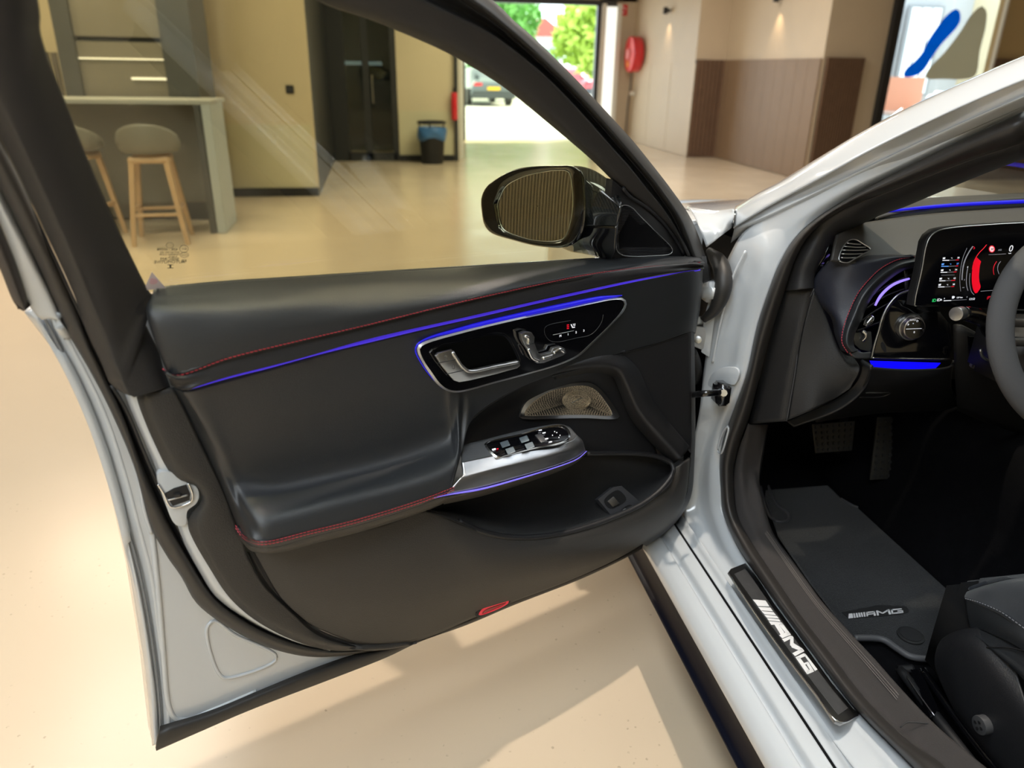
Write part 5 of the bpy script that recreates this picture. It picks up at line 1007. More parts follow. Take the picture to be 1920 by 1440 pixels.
G_ = [zz(p) for p in ([(825, 1098), (962, 1034), (990, 1042), (1010, 1072), (880, 1128)], [(958, 1036), (992, 1042), (1195, 1305), (1155, 1332)], [(825, 1098), (895, 1100), (1060, 1325), (1022, 1385)], [(1010, 1325), (1100, 1300), (1135, 1342), (1030, 1386)], [(1000, 1196), (1042, 1182), (1135, 1335), (1092, 1348)], [(962, 1200), (1030, 1174), (1048, 1200), (980, 1226)])]
polys('plate_lettering', bars+A_+M_+G_, SX, .0078, .0006, WHITE, sp_)
# ------------------------------------------------------------------ floor carpet, mat
cf = thing('car_carpet', (.8, 1.4, .18), 'black carpet lining the driver footwell', 'carpet')
loft('footwell_carpet', [[(.17, y, z) for y, z in ((.2, .19), (1.0, .19), (1.72, .19), (1.9, .27), (1.98, .42), (2.02, .6))], [(.62, y, z) for y, z in ((.2, .19), (1.0, .19), (1.72, .19), (1.9, .27), (1.98, .42), (2.02, .6))]], CARPET, cf, nu=40, nv=5, thick=.01)
loft('tunnel_carpet', [[(.62, .2, .19), (.62, 1.95, .19)], [(.68, .2, .35), (.68, 1.95, .35)], [(.74, .2, .55), (.74, 1.95, .55)], [(1.1, .2, .56), (1.1, 1.95, .56)]], CARPET, cf, nu=10, nv=4, thick=.01)
box('bulkhead', (.92, 2.05, .52), (1.5, .04, .62), BLK, car)
fm = thing('floor_mat', (.4, 1.3, .2), 'anthracite velour floor mat with small white lettering', 'floor mat')
FM = plane_mapper((0, 0, .198), (0, 0, 1))
mo_ = [(1608, 1197), (1655, 1199), (1682, 1216), (1705, 1230), (1735, 1235), (1790, 1230), (1900, 1222), (1960, 1180), (1920, 1112), (1880, 1087), (1840, 1060), (1760, 1010), (1725, 978), (1712, 958), (1695, 950), (1640, 956), (1605, 950), (1577, 935), (1500, 860), (1440, 850), (1435, 930), (1460, 1002), (1520, 1090), (1570, 1155)]
mt = plate('mat_body', mo_, FM, .007, .008, MATF, fm, smooth=False, label='velour mat surface')
tube('piping', [FM(a, b, .008) for a, b in [(1602, 1196), (1655, 1199), (1682, 1216), (1705, 1230), (1735, 1235), (1765, 1232), (1810, 1228)]], .0075, mat('grey leatherette piping', (.075, .075, .08), .5), fm, n=50, seg=8)
tube('piping', [FM(a, b, .008) for a, b in [(1577, 935), (1605, 950), (1640, 956), (1695, 950), (1712, 958), (1725, 978), (1760, 1010), (1840, 1060), (1880, 1087), (1920, 1112)]], .0035, mat('grey leatherette piping', (.075, .075, .08), .5), fm, n=60, seg=8)
tube('piping', [FM(a, b, .009) for a, b in [(1418, 870), (1428, 920), (1438, 955), (1445, 970), (1458, 978), (1472, 978), (1480, 970), (1474, 960), (1458, 948), (1448, 930), (1438, 905)]], .0040, mat('grey leatherette piping', (.075, .075, .08), .5), fm, n=60, seg=8)
bd = plate('badge', [(1578, 1148), (1648, 1134), (1700, 1137), (1704, 1147), (1690, 1152), (1592, 1160)], FM, .0085, .001, BLK, fm, smooth=False)
def zb(p): return [(1540+a/4, 1080+b/4) for a, b in p]
polys('badge_lettering', [zb(p) for p in ([(206, 282), (234, 280), (240, 314), (203, 318)], [(240, 280), (250, 279), (258, 312), (246, 314)], [(258, 278), (270, 277), (278, 310), (264, 311)], [(276, 276), (288, 275), (298, 306), (284, 308)], [(294, 275), (306, 273), (314, 305), (304, 306)], [(314, 273), (326, 270), (332, 304), (322, 305)],
    [(335, 270), (345, 268), (352, 300), (340, 303)], [(335, 270), (398, 262), (400, 270), (342, 278)], [(390, 263), (400, 262), (410, 297), (394, 298)], [(346, 284), (396, 278), (398, 285), (348, 291)],
    [(410, 260), (424, 257), (432, 294), (418, 296)], [(420, 258), (462, 276), (456, 282), (424, 268)], [(456, 276), (500, 250), (506, 258), (462, 283)], [(494, 251), (508, 249), (524, 286), (508, 288)],
    [(520, 250), (600, 242), (606, 249), (526, 258)], [(520, 250), (532, 249), (542, 282), (528, 284)], [(530, 276), (614, 268), (616, 275), (534, 284)], [(600, 258), (612, 257), (616, 272), (604, 273)], [(570, 259), (606, 256), (608, 263), (572, 266)])], FM, .0095, .0004, mat('silver thread lettering', (.62, .62, .64), .5), bd)
fx_ = FM(1707, 1193, .007); cyl('mat_fixing', fx_, fx_+(0, 0, .004), .028, BLK, fm, seg=28, bevel=.001); cyl('fixing_cap', fx_+(0, 0, .004), fx_+(0, 0, .0055), .022, SOFT, fm, seg=28)
# ------------------------------------------------------------------ dashboard
dash = thing('dashboard', (.7, 1.45, .8), 'dark leather dashboard with red stitching, vents and blue light strips', 'dashboard')
def Y(l, y=None): return [P(a[0], a[1], y=(a[2] if len(a) > 2 else y)) for a in l]
top = [(1572, 440, 1.36), (1605, 422, 1.42), (1653, 412, 1.46), (1762, 399, 1.50), (1920, 389, 1.54), (2200, 372, 1.58)]
sea = [(1560, 487, 1.32), (1600, 492, 1.33), (1655, 504, 1.335), (1684, 489, 1.34), (1715, 483, 1.34), (2200, 440, 1.36)]
loft('dash_top', [Y(top), Y([(1566, 462, 1.34), (1604, 455, 1.37), (1655, 450, 1.40), (1735, 436, 1.42), (1900, 422, 1.44), (2200, 400, 1.48)]), Y([(1562, 482, 1.325), (1602, 482, 1.345), (1655, 486, 1.36), (1715, 478, 1.36), (1850, 450, 1.39), (2200, 420, 1.42)]), Y(sea)], DASHT, dash, nu=60, nv=6, cols=True, thick=.006)
seam = [(1716, 483, 1.338), (1684, 489, 1.335), (1655, 504, 1.33), (1633, 524, 1.32), (1611, 551, 1.31), (1593, 589, 1.30), (1582, 622, 1.285), (1581, 644, 1.275), (1591, 662, 1.27)]
skl = [(1700, 478, 1.35), (1640, 478, 1.36), (1572, 486, 1.35), (1557, 488, 1.36), (1527, 522, 1.38), (1528, 560, 1.38), (1557, 594, 1.36), (1565, 627, 1.34), (1576, 657, 1.33)]
loft('dash_side_skin', [Y(skl), Y([((a+c)/2, (b+d)/2, (x+w)/2-.012) for (a, b, x), (c, d, w) in zip(skl, seam)]), Y(seam)], DASHB, dash, nu=70, nv=7, cols=True, thick=.005)
inn = [(1718, 498, 1.335), (1693, 504, 1.33), (1667, 520, 1.325), (1642, 542, 1.318), (1624, 569, 1.31), (1613, 596, 1.30), (1600, 624, 1.29), (1599, 647, 1.28), (1611, 657, 1.275)]
loft('vent_surround', [Y(seam), Y([((a+c)/2, (b+d)/2, (x+w)/2-.014) for (a, b, x), (c, d, w) in zip(seam, inn)]), Y(inn), Y([(a+3, b+3, x+.03) for a, b, x in inn])], LEATH, dash, nu=70, nv=7, cols=True, thick=.004)
loft('vent_surround_foot', [Y([(1591, 662, 1.27), (1604, 671, 1.262), (1632, 673, 1.26)]), Y([(1602, 652, 1.272), (1614, 660, 1.266), (1633, 660, 1.262)])], LEATH, dash, nu=20, nv=4, thick=.004)
stitches('stitching', [v-np.array((0, .0015, 0)) for v in Y([(a-3, b-2, x) for a, b, x in seam])], RED, dash, gap=.0055, r=.0007, up=np.array((-.3, -.9, .3)))
stitches('stitching', [v-np.array((0, .0030, 0)) for v in Y([(a+4, b+3, x) for a, b, x in seam])], RED, dash, gap=.0055, r=.0007, up=np.array((-.3, -.9, .3)))
DP = plane_mapper((0, 1.305, 0), (-.12, -1, .10))
plate('vent_well', [(1722, 488), (1690, 498), (1662, 516), (1636, 542), (1618, 572), (1606, 600), (1596, 626), (1598, 650), (1612, 662), (1640, 668), (1660, 600), (1700, 555), (1722, 545)], DP, -.035, .004, mat('deep black', (.001, .001, .001), .5), dash, smooth=False)
LUV = mat('dark louvre', (.03, .03, .032), .35)
for pts in ([(1630, 556), (1665, 535), (1716, 512)], [(1622, 580), (1660, 556), (1714, 536)], [(1615, 602), (1640, 584), (1672, 566)], [(1608, 620), (1650, 604)]):
    loft('louvre', [[DP(a, b, -.006) for a, b in pts], [DP(a, b+3, -.03) for a, b in pts]], LUV, dash, nu=12, nv=2, thick=.002)
loft('louvre_stem', [[DP(1697, 508, -.004), DP(1697, 545, -.004)], [DP(1703, 508, -.004), DP(1703, 545, -.004)]], LUV, dash, nu=4, nv=2, thick=.004)
tube('vent_light', [DP(a, b, -.002) for a, b in [(1641, 573), (1647, 561), (1656, 549), (1671, 536), (1687, 528), (1705, 522.5)]], .0030, LEDH, dash, n=40, seg=8, rs=[.002, .003, .003, .0028, .002])
vk = tube('vent_knob', [DP(1622, 611, .003), DP(1637, 592, .003)], .0085, CHROME, dash, n=8, seg=14, rs=[.005, .0085, .0085, .005]); tube('knob_grip', [DP(1624, 608, .011), DP(1636, 594, .011)], .0035, SATIN, vk, n=6, seg=8)
plate('vent_corner', [(1601, 624), (1634, 622), (1636, 650), (1632, 660), (1612, 655), (1603, 646)], DP, .0, .01, mat('dark satin trim', (.045, .045, .042), .25, coat=.4), dash, bevel=.0015)
tube('thumb_wheel', [DP(1617, 620, .004), DP(1623, 626, .007), (DP(1622, 634, .007)), DP(1617, 639, .004)], .0038, CHROME, dash, n=16, seg=8)
chl = [(1634, 672), (1640, 645), (1647, 622), (1656, 591), (1667, 571), (1684, 553), (1709, 543)]
PP = plane_mapper((0, 1.275, 0), (-.12, -1, .12))
pp = plate('light_switch_panel', [(1637, 671), (1643, 645), (1650, 622), (1659, 592), (1670, 573), (1686, 556), (1709, 546), (1714, 572), (1758, 574), (1765, 588), (1776, 602), (1783, 608), (1784, 655), (1780, 670)], PP, 0, .012, PIANO, dash, bevel=.001)
tube('panel_chrome', [PP(a, b, .001) for a, b in chl], .0022, SATIN, pp, n=60, seg=8)
tube('panel_base_trim', [PP(1634, 671, .001), PP(1700, 673, .002), PP(1784, 674, .002)], .0022, mat('dark chrome', (.25, .24, .22), .25, metal=1.), pp, n=20, seg=8)
tube('panel_edge_line', [PP(a, b, .001) for a, b in [(1715, 573), (1740, 574), (1757, 574)]], .0013, CHROME, pp, n=10, seg=6)
kc = PP(1703, 612, 0); kn = PP.n
kb = cyl('rotary_light_knob', kc, kc+kn*.014, .0275, SATIN, pp, seg=48, bevel=.002, label='silver rotary light switch'); cyl('knob_ring', kc+kn*.014, kc+kn*.024, .0255, mat('rose silver', (.62, .56, .54), .3, metal=1.), kb, r2=.0225, seg=48, bevel=.001); cyl('knob_face', kc+kn*.024, kc+kn*.0255, .0205, PIANO, kb, seg=48)
kf = plane_mapper(kc+kn*.0262, kn)
tube('knob_mark', [kf(1699, 617), kf(1728, 616)], .0005, WGLOW, kb, n=4, seg=4)
ux = kf(1720, 610)-kf(1710, 610); uy = kf(1712, 600)-kf(1712, 612)
for s, a, b in (('AUTO', 1711, 600), ('*', 1712, 607.5), ('P', 1703, 609), ('D', 1720, 602), ('0', 1714, 623)): text('knob_mark', s, kf(a, b), ux, uy, .0058 if s != 'AUTO' else .0048, WGLOW, kb)
plate('panel_grey_patch', [(1652, 645), (1655, 641), (1661, 650), (1661, 662), (1658, 660), (1653, 652)], PP, .001, .001, mat('faint gloss', (.02, .02, .022), .2), pp, n=20)  # small patch slightly paler than the panel
lw = plate('lower_light', [(1632, 677), (1764, 681), (1752, 693), (1700, 692), (1637, 690)], PP, -.012, .004, mat('blue light strip wide', (.0, .0, .4), .4, emis=(.004, .002, 1.), estr=1.0), dash, smooth=False, label='broad blue light strip under the switch panel')
# knee area panels
LP = plane_mapper((0, 1.34, 0), (-.25, -1, -.15))
loft('knee_panel', [Y([(1632, 690, 1.27), (1700, 694, 1.275), (1778, 690, 1.29), (1790, 676, 1.32)]), Y([(1620, 722, 1.30), (1690, 720, 1.29), (1750, 712, 1.30), (1785, 700, 1.33)]), Y([(1590, 752, 1.38), (1650, 752, 1.38), (1740, 740, 1.38), (1785, 730, 1.38)]), Y([(1530, 792, 1.50), (1650, 775, 1.50), (1760, 770, 1.50), (1800, 760, 1.5)])], mat('knee trim', (.010, .010, .011), .5), dash, nu=40, nv=5, cols=True, thick=.004)
rl_ = plate('bonnet_release', [(1625, 738), (1640, 730), (1662, 727), (1672, 731), (1668, 737), (1650, 738)], plane_mapper(P(1650, 733, y=1.325), (0, -1, -.1)), 0, .01, mat('grey lever', (.06, .06, .058), .4), dash, bevel=.002)
tube('release_recess_edge', Y([(1612, 745, 1.34), (1660, 742, 1.34), (1690, 722, 1.315)]), .0015, BLK, dash, n=16, seg=6)
loft('panel_band', [Y([(1612, 676, 1.30), (1616, 690, 1.30), (1602, 722, 1.33), (1565, 750, 1.36), (1475, 790, 1.44)]), Y([(1633, 688, 1.27), (1631, 705, 1.28), (1615, 736, 1.31), (1574, 768, 1.34), (1488, 801, 1.42)])], LEATH, dash, nu=40, nv=5, thick=.006)
# end panels of the dash seen in the doorway
loft('end_panel', [X([(1471, 541, .145), (1440, 650, .135), (1404, 795, .125)]), X([(1525, 541, .19), (1504, 620, .175), (1474, 790, .165)])], mat('dash end plastic', (.013, .013, .014), .5, bump=.3, bscale=500), dash, nu=30, nv=4, thick=.004)
loft('fuse_cover', [[P(1526, 542, x=.192), P(1504, 620, x=.178), P(1476, 788, x=.168)], [P(1548, 590, x=.22), P(1545, 650, x=.22), P(1520, 770, x=.20)], [P(1574, 655, x=.25), P(1590, 690, x=.26), P(1565, 748, x=.25)], [P(1600, 668, x=.28), P(1612, 692, x=.28), P(1594, 728, x=.27)]], mat('dash end plastic', (.013, .013, .014), .5), dash, nu=30, nv=6, thick=.004)
tube('panel_gap', X([(1471, 539, .143), (1525, 540, .188)]), .0012, DASHB, dash, n=6, seg=5); tube('panel_gap', X([(1526, 541, .190), (1512, 575, .182), (1502, 612, .176), (1492, 690, .170), (1475, 790, .165)]), .0010, mat('edge highlight plastic', (.07, .07, .075), .4), dash, n=30, seg=5)
pc_ = loft('pillar_speaker_trim', [X([(1556, 458, .215), (1545, 482, .205), (1522, 515, .19), (1508, 540, .175)]), X([(1566, 462, .235), (1560, 478, .228), (1545, 500, .215), (1527, 541, .20)])], PIANO, dash, nu=20, nv=3, thick=.004)
tube('pillar_light', X([(1535, 475, .205), (1548, 475.5, .215), (1559, 472, .228)]), .0016, LED, dash, n=10, seg=6)
# demister vent
DV = plane_mapper(P(1598, 470, y=1.335), (-.15, -.8, .55))
dv = plate('demister_vent', Z(1560, 400, 4.5, [(60, 395), (75, 320), (110, 260), (150, 225), (200, 222), (260, 255), (325, 303), (260, 345), (190, 385), (135, 415), (80, 410)]), DV, .002, .006, mat('deep black', (.001, .001, .001), .5), dash, n=50)
tube('vent_rim', [DV(*q, .003) for q in Z(1560, 400, 4.5, [(60, 395), (75, 320), (110, 260), (150, 225), (200, 222), (260, 255), (325, 303), (260, 345), (190, 385), (135, 415), (80, 410)])], .0013, SATIN, dv, n=60, closed=True, seg=6)
for a, b, c, d in ((125, 250, 245, 262), (100, 278, 285, 287), (88, 310, 308, 308), (80, 342, 262, 340), (75, 374, 205, 372)):
    tube('vent_slat', [DV(*q, .0035) for q in Z(1560, 400, 4.5, [(a, b), ((a+c)/2, (b+d)/2+3), (c, d)])], .0013, SATIN, dv, n=8, seg=5)
# strip at the foot of the windscreen
loft('dash_ledge', [Y([(1640, 404, 1.47), (1692, 385, 1.56), (1730, 372, 1.62), (1850, 365, 1.66), (1960, 360, 1.68), (2200, 355, 1.70)]), Y([(1645, 408, 1.46), (1700, 396, 1.53), (1762, 385, 1.55), (1850, 376, 1.58), (1960, 370, 1.60), (2200, 362, 1.62)])], DASHT, dash, nu=40, nv=3, cols=True, thick=.01)
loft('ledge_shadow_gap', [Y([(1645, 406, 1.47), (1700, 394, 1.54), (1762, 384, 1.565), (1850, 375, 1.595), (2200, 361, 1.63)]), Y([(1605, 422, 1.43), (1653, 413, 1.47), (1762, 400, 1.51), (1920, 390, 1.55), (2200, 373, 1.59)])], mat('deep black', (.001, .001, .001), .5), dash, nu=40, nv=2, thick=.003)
tube('ledge_light', Y([(1655, 397.5, 1.50), (1720, 390, 1.535), (1800, 384, 1.56), (1920, 378, 1.58), (2100, 370, 1.60)]), .0048, mat('deep blue light strip 2', (.01, .01, .4), .4, emis=(.015, .012, .75), estr=.7), dash, n=50, seg=8, rs=[.002, .0045, .0048, .0048])
box('passenger_side_top', (1.33, 1.60, .90), (.60, .34, .22), DASHT, dash, bevel=.04, smooth=True)
box('passenger_footwell_carpet', (1.37, .85, .18), (.56, 2.3, .02), CARPET, cf)
# ------------------------------------------------------------------ instrument display
SP = plane_mapper(P(1800, 520, y=1.24), (-.10, -1, .16))
disp = thing('instrument_display', SP(1850, 575, -.03), 'wide black digital instrument display with red gauge, lit', 'display')
so = [(1715, 573), (1717, 556), (1728, 508), (1738, 456), (1745, 443), (1758, 433), (1780, 428), (1850, 422), (1920, 418), (2140, 408), (2140, 590), (1920, 580)]
plate('bezel', [(a-4 if a < 1800 else a, b-3 if b < 500 else b) for a, b in so], SP, -.004, .022, BLK, disp, bevel=.002)
scr = plate('screen', so, SP, 0, .004, mat('black screen glass', (.002, .002, .003), .12, spec=.25), disp, bevel=.0005)
tube('screen_rim', [SP(a, b, .0008) for a, b in so[:10]], .0014, SATIN, disp, n=90, seg=6)
sx = SP(1900, 500, 0)-SP(1800, 506, 0); sy = SP(1815, 470, 0)-SP(1808, 500, 0)
def dl(p): return [(1700+a/8, 440+b/8) for a, b in p]
for i, (x0_, x1_, xa_, xb_, yy, v, mt_) in enumerate([(540, 735, 735, 785, 385, '38', WGLOW), (522, 735, 735, 775, 475, '37', BGLOW), (512, 705, 705, 750, 565, '74', WGLOW), (490, 670, 670, 730, 692, '62', WGLOW), (475, 660, 670, 715, 784, '38', WGLOW)]):
    polys('gauge_bar', [dl([(x0_, yy-5), (x0_+(x1_-x0_)*.5, yy-7), (x0_+(x1_-x0_)*.5, yy+5), (x0_-2, yy+7)])], SP, .0006, .0003, mt_, scr); polys('gauge_bar', [dl([(x0_+(x1_-x0_)*.5, yy-4), (x1_, yy-8), (x1_, yy-2), (x0_+(x1_-x0_)*.5, yy+3)])], SP, .0006, .0003, DGLOW, scr); polys('gauge_bar', [dl([(xa_, yy-10), (xb_, yy-13), (xb_-3, yy-3), (xa_, yy+1)])], SP, .0006, .0003, RGLOW, scr)
    q = dl([((x0_+30), yy-32), (x0_+135, yy-32), (xb_-12, yy-38)])
    text('gauge_text', '°C', SP(*q[1]), sx, sy, .0030, mt_, scr); text('gauge_text', v, SP(*q[2]), sx, sy, .0046, mt_, scr); polys('gauge_symbol', [dl([(x0_+5, yy-42), (x0_+42, yy-46), (x0_+36, yy-20), (x0_+2, yy-18)])], SP, .0006, .0003, mt_, scr)
polys('gauge_divider', [dl([(520, 606), (720, 602), (720, 606), (520, 610)])], SP, .0006, .0002, DGLOW, scr)
rg_o = [(1150, 240), (1090, 290), (1035, 360), (1000, 450), (982, 560), (978, 660), (985, 760), (1005, 840), (1030, 880)]; rg_i = [(1165, 290), (1140, 330), (1120, 390), (1100, 460), (1090, 540), (1085, 620), (1090, 700), (1108, 790), (1060, 870)]
RA = cr(dl(rg_o), 26); RB = cr(dl(rg_i), 26)
polys('rev_gauge', [[tuple(RA[i]), tuple(RA[i+1]), tuple(RB[i+1]), tuple(RB[i])] for i in range(5, 25)], SP, .0006, .0003, mat('dim red glow', (.5, 0, .01), .5, emis=(.75, .0, .015), estr=.8), scr, label='red rev counter arc')
def arc(pts, r_, m_): tube('gauge_arc', [SP(*q, .0008) for q in dl(pts)], r_, m_, scr, n=40, seg=4)
arc([(1200, 150), (1150, 210), (1090, 270), (1030, 360), (1000, 440), (985, 520)], .0007, RGLOW); arc([(992, 175), (930, 270), (880, 370), (850, 470), (835, 580), (830, 680)], .0011, DGLOW); arc([(905, 200), (850, 330), (820, 450), (800, 600), (800, 750), (810, 850)], .0004, DGLOW)
arc([(915, 500), (900, 600), (895, 700), (905, 790), (920, 840)], .0007, DGLOW); arc([(950, 580), (942, 680), (950, 780), (975, 860), (1010, 900)], .0005, DGLOW); arc([(1350, 400), (1315, 460), (1300, 530), (1310, 600)], .0006, RGLOW); arc([(1410, 400), (1375, 450), (1365, 520), (1385, 590)], .0006, DGLOW); arc([(1000, 180), (1015, 190), (1020, 205), (1000, 215)], .0006, RGLOW)
arc([(1110, 850), (1200, 842), (1310, 835)], .0004, DGLOW); arc([(1230, 300), (1360, 295), (1490, 288)], .0004, DGLOW)
for s, a, b, sz, m_ in (('2', 862, 678, .0040, DGLOW), ('0', 912, 487, .0040, WGLOW), ('0', 1558, 212, .0170, WGLOW), ('km/h', 1545, 280, .0026, WGLOW), ('13:52', 975, 966, .0056, WGLOW), ('129 km', 790, 943, .0042, WGLOW), ('0', 563, 958, .0034, WGLOW), ('1', 903, 935, .0034, WGLOW), ('50', 1280, 218, .0056, BLK), ('(P)', 1232, 944, .0075, RGLOW), ('ID', 408, 988, .0085, GGLOW), ('ID', 478, 980, .0075, WGLOW), ('A', 515, 978, .0055, WGLOW), ('ASS', 1395, 230, .0044, DGLOW), ('ABC', 848, 794, .0024, DGLOW)):
    text('display_text', s, SP(*dl([(a, b)])[0], .0005 if s != '50' else .0012), sx, sy, sz, m_, scr, shear=.15)
c_ = dl([(1278, 216)])[0]
polys('speed_limit_sign', [[(c_[0]+5.6*math.cos(t), c_[1]+6.4*math.sin(t)) for t in np.linspace(0, 2*math.pi, 25)[:-1]]], SP, .0006, .0002, mat('pale pink glow', (.8, .6, .6), .5, emis=(.9, .65, .68), estr=.8), scr); tube('speed_limit_ring', [SP(c_[0]+5*math.cos(t), c_[1]+5.8*math.sin(t), .0012) for t in np.linspace(0, 2*math.pi, 25)[:-1]], .0008, RGLOW, scr, n=40, closed=True, seg=4)
polys('fuel_bar', [dl([(555, 986), (668, 982), (668, 992), (555, 998)])], SP, .0006, .0002, WGLOW, scr); polys('fuel_bar', [dl([(668, 982), (900, 972), (900, 976), (668, 988)])], SP, .0006, .0002, DGLOW, scr); polys('fuel_symbol', [dl([(682, 922), (712, 920), (725, 935), (705, 958), (680, 960)])], SP, .0006, .0002, WGLOW, scr)
# ------------------------------------------------------------------ steering column, stalk, wheel
col_ = thing('steering_column', P(1850, 700, y=1.2), 'black steering column shroud with silver tipped stalk', 'steering column')
LW = P(1857, 640, y=1.07); wcn = np.array((LW[0]+.192, 1.07, LW[2]+.005)); wn_ = np.array((0, -math.cos(.42), math.sin(.42)))
e1 = np.array((1., 0, 0)); e2 = np.cross(wn_, e1); e2 *= np.sign(e2[2])
box('shroud', wcn-wn_*.13+np.array((-.0, .0, -.02)), (.12, .16, .13), BLK, col_, bevel=.02, smooth=True)
s0 = P(1795, 588, y=1.13)
stk = tube('stalk', [s0+(.010, .0, .0), P(1822, 590, y=1.145), P(1845, 600, y=1.16), P(1862, 628, y=1.18), P(1885, 640, y=1.20)], .016, PIANO, col_, n=30, seg=14, rs=[.0126, .0150, .0150, .0135, .012])
cyl('stalk_cap', s0+(.010, .002, 0), s0+np.array((-.010, -.008, .002)), .0122, SATIN, stk, seg=28, bevel=.0015)
tube('stalk_ring', [P(1838, 655, y=1.2), P(1842, 668, y=1.2), P(1856, 676, y=1.2), P(1872, 668, y=1.2)], .003, SATIN, col_, n=16, seg=6)
loft('column_side_panel', [Y([(1787, 610, 1.31), (1800, 610, 1.30), (1860, 640, 1.28), (1900, 650, 1.28)]), Y([(1790, 700, 1.32), (1810, 705, 1.31), (1860, 720, 1.30), (1900, 730, 1.30)]), Y([(1795, 770, 1.42), (1820, 780, 1.40), (1870, 800, 1.38), (1930, 820, 1.38)])], BLK, col_, nu=20, nv=4, thick=.006)
plate('adjuster_recess', [(1818, 632), (1842, 632), (1845, 692), (1822, 690)], plane_mapper(P(1830, 670, y=1.28), (0, -1, 0)), 0, .006, mat('deep black', (.001, .001, .001), .5), col_, smooth=False)
box('adjuster_switch', P(1830, 681, y=1.27), (.022, .014, .02), mat('grey lever', (.06, .06, .058), .4), col_, bevel=.003)
sw_ = thing('steering_wheel', wcn, 'grey suede wrapped steering wheel rim at the right edge', 'steering wheel')
RR = .174
rimp = []
for a in np.linspace(0, 2*math.pi, 73)[:-1]:
    f = 1.0 if math.sin(a) > -.86 else .86/abs(math.sin(a))
    rimp.append(wcn+(e1*math.cos(a)+e2*math.sin(a))*RR*(f))
tube('rim', rimp, .0225, ALC, sw_, n=140, seg=20, closed=True, up=tuple(wn_), r2=.020)
hub = wcn-wn_*.02
prism('hub', [hub+wn_*.03+(e1*math.cos(t)*.085+e2*math.sin(t)*.065) for t in np.linspace(0, 2*math.pi, 33)[:-1]], [hub-wn_*.02+(e1*math.cos(t)*.085+e2*math.sin(t)*.065) for t in np.linspace(0, 2*math.pi, 33)[:-1]], LEATH, sw_, .012, True)
for sg in (-1, 1):
    for dz in (.022, -.012): tube('spoke', [hub+e1*sg*.07+e2*dz, hub+e1*sg*.12+e2*(dz+.004)+wn_*.012, hub+e1*sg*.165+e2*(dz+.006)+wn_*.02], .0085, mat('dark satin spoke', (.16, .15, .14), .35, metal=.8), sw_, n=12, seg=8)
tube('spoke', [hub-e2*.05, hub-e2*.10, hub-e2*.15+wn_*.015], .016, mat('dark satin spoke', (.16, .15, .14), .35, metal=.8), sw_, n=12, seg=8)
# ------------------------------------------------------------------ pedals
def pedal(name, quad, y, nx, nz, label):
    t = thing(name, P(*quad[3], y=y), label, 'pedal'); mp_ = plane_mapper(P(*quad[0], y=y), (0, -1, .45))
    plate('plate', quad, mp_, 0, .006, mat('dull pedal steel', (.055, .052, .045), .5, metal=.6), t, bevel=.002)
    q = np.array(quad, float); 
    for i in range(nx):
        for j in range(nz):
            u = (i+.5)/nx; v = (j+.5)/nz; c = (q[0]*(1-u)+q[1]*u)*(1-v)+(q[3]*(1-u)+q[2]*u)*v
            cc_ = mp_(*c, .0); cyl('rubber_stud', cc_, cc_+mp_.n*.004, .0048, RUB, t, seg=10)
    return t
pb = pedal('brake_pedal', [(1524, 796), (1604, 789), (1598, 845), (1530, 850)], 1.66, 7, 5, 'perforated steel brake pedal with rubber studs in the footwell')
tube('pedal_arm', [P(1570, 846, y=1.67), P(1580, 800, y=1.74), P(1590, 750, y=1.8)], .010, BLK, pb, n=10)
pedal('accelerator_pedal', [(1646, 782), (1678, 782), (1672, 898), (1632, 900)], 1.68, 3, 9, 'tall narrow steel accelerator pedal with rubber studs')
# ------------------------------------------------------------------ driver seat
seat = thing('driver_seat', (.6, .9, .2), 'black sport seat with suede cushion at the lower right', 'seat')
sxp = .335
def SXp(l): return X([(a, b, (c if len(l[0]) > 2 else sxp)) for a, b, *r in l for c in [r[0] if r else sxp]])
loft('side_shell', [X([(1757, 1212, .335), (1768, 1196, .335), (1795, 1182, .338), (1830, 1176, .345), (1880, 1178, .36)]), X([(1752, 1235, .328), (1775, 1222, .320), (1800, 1208, .320), (1845, 1232, .322), (1925, 1325, .322)]), X([(1756, 1262, .330), (1785, 1275, .318), (1820, 1295, .316), (1875, 1345, .316), (1960, 1430, .316)]), X([(1785, 1325, .335), (1815, 1360, .325), (1850, 1400, .322), (1900, 1450, .322), (2000, 1560, .322)]), X([(1800, 1352, .36), (1835, 1400, .35), (1870, 1445, .345), (1920, 1500, .345), (2010, 1600, .345)])], mat('seat shell plastic', (.016, .016, .018), .5, bump=.3, bscale=500), seat, nu=50, nv=7, cols=True, thick=.005)
loft('side_bolster_cover', [X([(1815, 1178, .345), (1850, 1180, .345), (1890, 1192, .345), (1960, 1225, .345)]), X([(1830, 1190, .335), (1860, 1218, .330), (1900, 1255, .330), (1980, 1340, .330)])], LEATH, seat, nu=20, nv=4, thick=.004)
sK = Y
cu1 = [(.352, 1.085, .455), (.40, 1.10, .470), (.50, 1.11, .468), (.62, 1.11, .468), (.74, 1.09, .46)]
loft('cushion_front', [X([(1808, 1120, .36), (1812, 1150, .352), (1818, 1178, .350)]), X([(1850, 1138, .35), (1850, 1165, .342), (1850, 1186, .342)]), X([(1920, 1180, .345), (1920, 1200, .337), (1920, 1222, .337)]), X([(2000, 1240, .345), (2000, 1260, .337), (2000, 1290, .337)])], LEATH, seat, nu=16, nv=6, thick=.004)
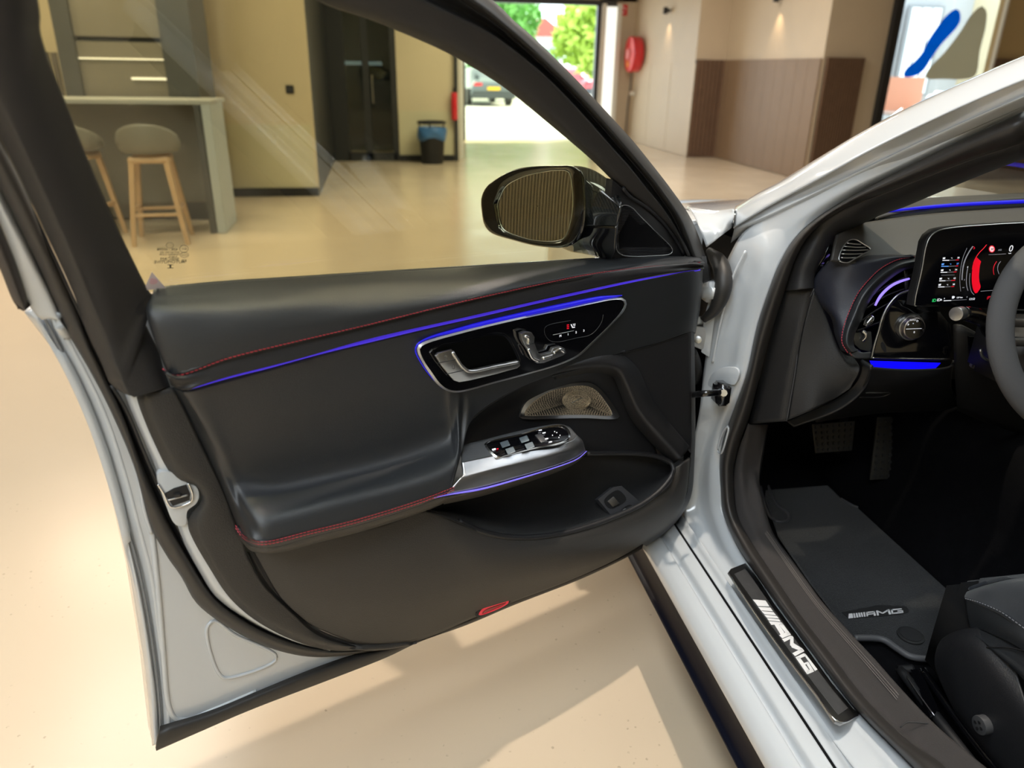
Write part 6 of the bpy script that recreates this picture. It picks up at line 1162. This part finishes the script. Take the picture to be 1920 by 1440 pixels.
loft('cushion_top', [X([(1808, 1120, .36), (1825, 1126, .352), (1850, 1136, .348), (1880, 1150, .345), (1920, 1178, .345), (2000, 1238, .345)]), X([(1810, 1114, .375), (1840, 1106, .39), (1870, 1112, .40), (1900, 1125, .40), (1940, 1145, .40), (2020, 1200, .40)]), X([(1816, 1108, .39), (1850, 1096, .43), (1890, 1092, .46), (1930, 1098, .47), (1970, 1112, .47), (2050, 1160, .47)]), X([(1850, 1095, .42), (1900, 1084, .50), (1950, 1080, .56), (2000, 1085, .58), (2050, 1095, .60), (2120, 1130, .60)])], SUEDE, seat, nu=50, nv=6, cols=True, thick=.006)
stitches('stitching', [v+np.array((-.002, 0, .001)) for v in X([(1812, 1123, .355), (1840, 1131, .348), (1880, 1149, .344), (1920, 1177, .344)])], mat('grey thread', (.25, .25, .27), .6), seat, gap=.0065, up=np.array((-.8, 0, .6)))
stitches('stitching', [v+np.array((-.003, 0, .001)) for v in X([(1872, 1182, .345), (1900, 1190, .345), (1925, 1198, .345)])], RED, seat, gap=.006, up=np.array((-.8, 0, .6)))
tube('bolster_piping', X([(1850, 1214, .33), (1885, 1214, .335), (1930, 1222, .335)]), .0012, BLK, seat, n=16, seg=5)
kk = P(1850, 1358, x=.318)
kq = cyl('lumbar_knob', kk+(.004, 0, 0), kk+(-.016, 0, 0), .0165, mat('dark satin knob', (.06, .06, .062), .38), seat, seg=32, bevel=.002)
for k in range(4): cyl('knob_dimple', kk+(-.0165, .007*math.cos(k*1.571), .007*math.sin(k*1.571)), kk+(-.0172, .007*math.cos(k*1.571), .007*math.sin(k*1.571)), .003, BLK, kq, seg=10)
# rails and base
prism('rail_cover', [P(a, b, z=.235) for a, b in [(1706, 1254), (1726, 1254), (1762, 1332), (1744, 1344)]], [P(a, b, z=.235)-np.array((0, 0, .03)) for a, b in [(1706, 1254), (1726, 1254), (1762, 1332), (1744, 1344)]], PIANO, seat, .003)
tube('rail_edge', [P(a, b, z=.238) for a, b in [(1700, 1268), (1725, 1305), (1752, 1342)]], .0016, SATIN, seat, n=10, seg=6)
tube('rail', [P(a, b, z=.225) for a, b in [(1688, 1256), (1760, 1350), (1830, 1440), (1880, 1500)]], .010, BLK, seat, n=20, seg=8)
tube('rail', [P(a, b, z=.235) for a, b in [(1730, 1256), (1760, 1300), (1830, 1395), (1900, 1480)]], .008, PIANO, seat, n=20, seg=8)
tube('rail_end', [P(1686, 1256, z=.225), P(1712, 1254, z=.228)], .009, BLK, seat, n=6)
box('seat_base', (.62, .75, .33), (.50, .62, .22), BLK, seat, bevel=.03, smooth=True)
box('seat_cushion_body', (.64, .72, .42), (.46, .66, .06), SUEDE, seat, bevel=.025, smooth=True)
# ------------------------------------------------------------------ wall behind the photographer: the slats the mirror shows
sb = thing('slat_wall_cladding', (-5, .5, 0), 'tan vertical wood slats on the left side wall, mirrored in the door mirror', 'wall panelling')
S('wall_side_slats', (-5.02, -3.6), (-5.02, 4.6), BLK, 0, CEIL, .1, 1)
_me = None
for i in range(195):
    if _me is None:
        o = box('slat', (0, 0, 0), (.03, .026, 3.2), WOODP, sb); o.data.transform(Matrix.Translation(wloc(sb))); _me = o.data
    else:
        o = bpy.data.objects.new('slat', _me); COL.objects.link(o); o.parent = sb
    o.location = Vector((-5.0, -3.5+i*.042, 1.61))-wloc(sb)
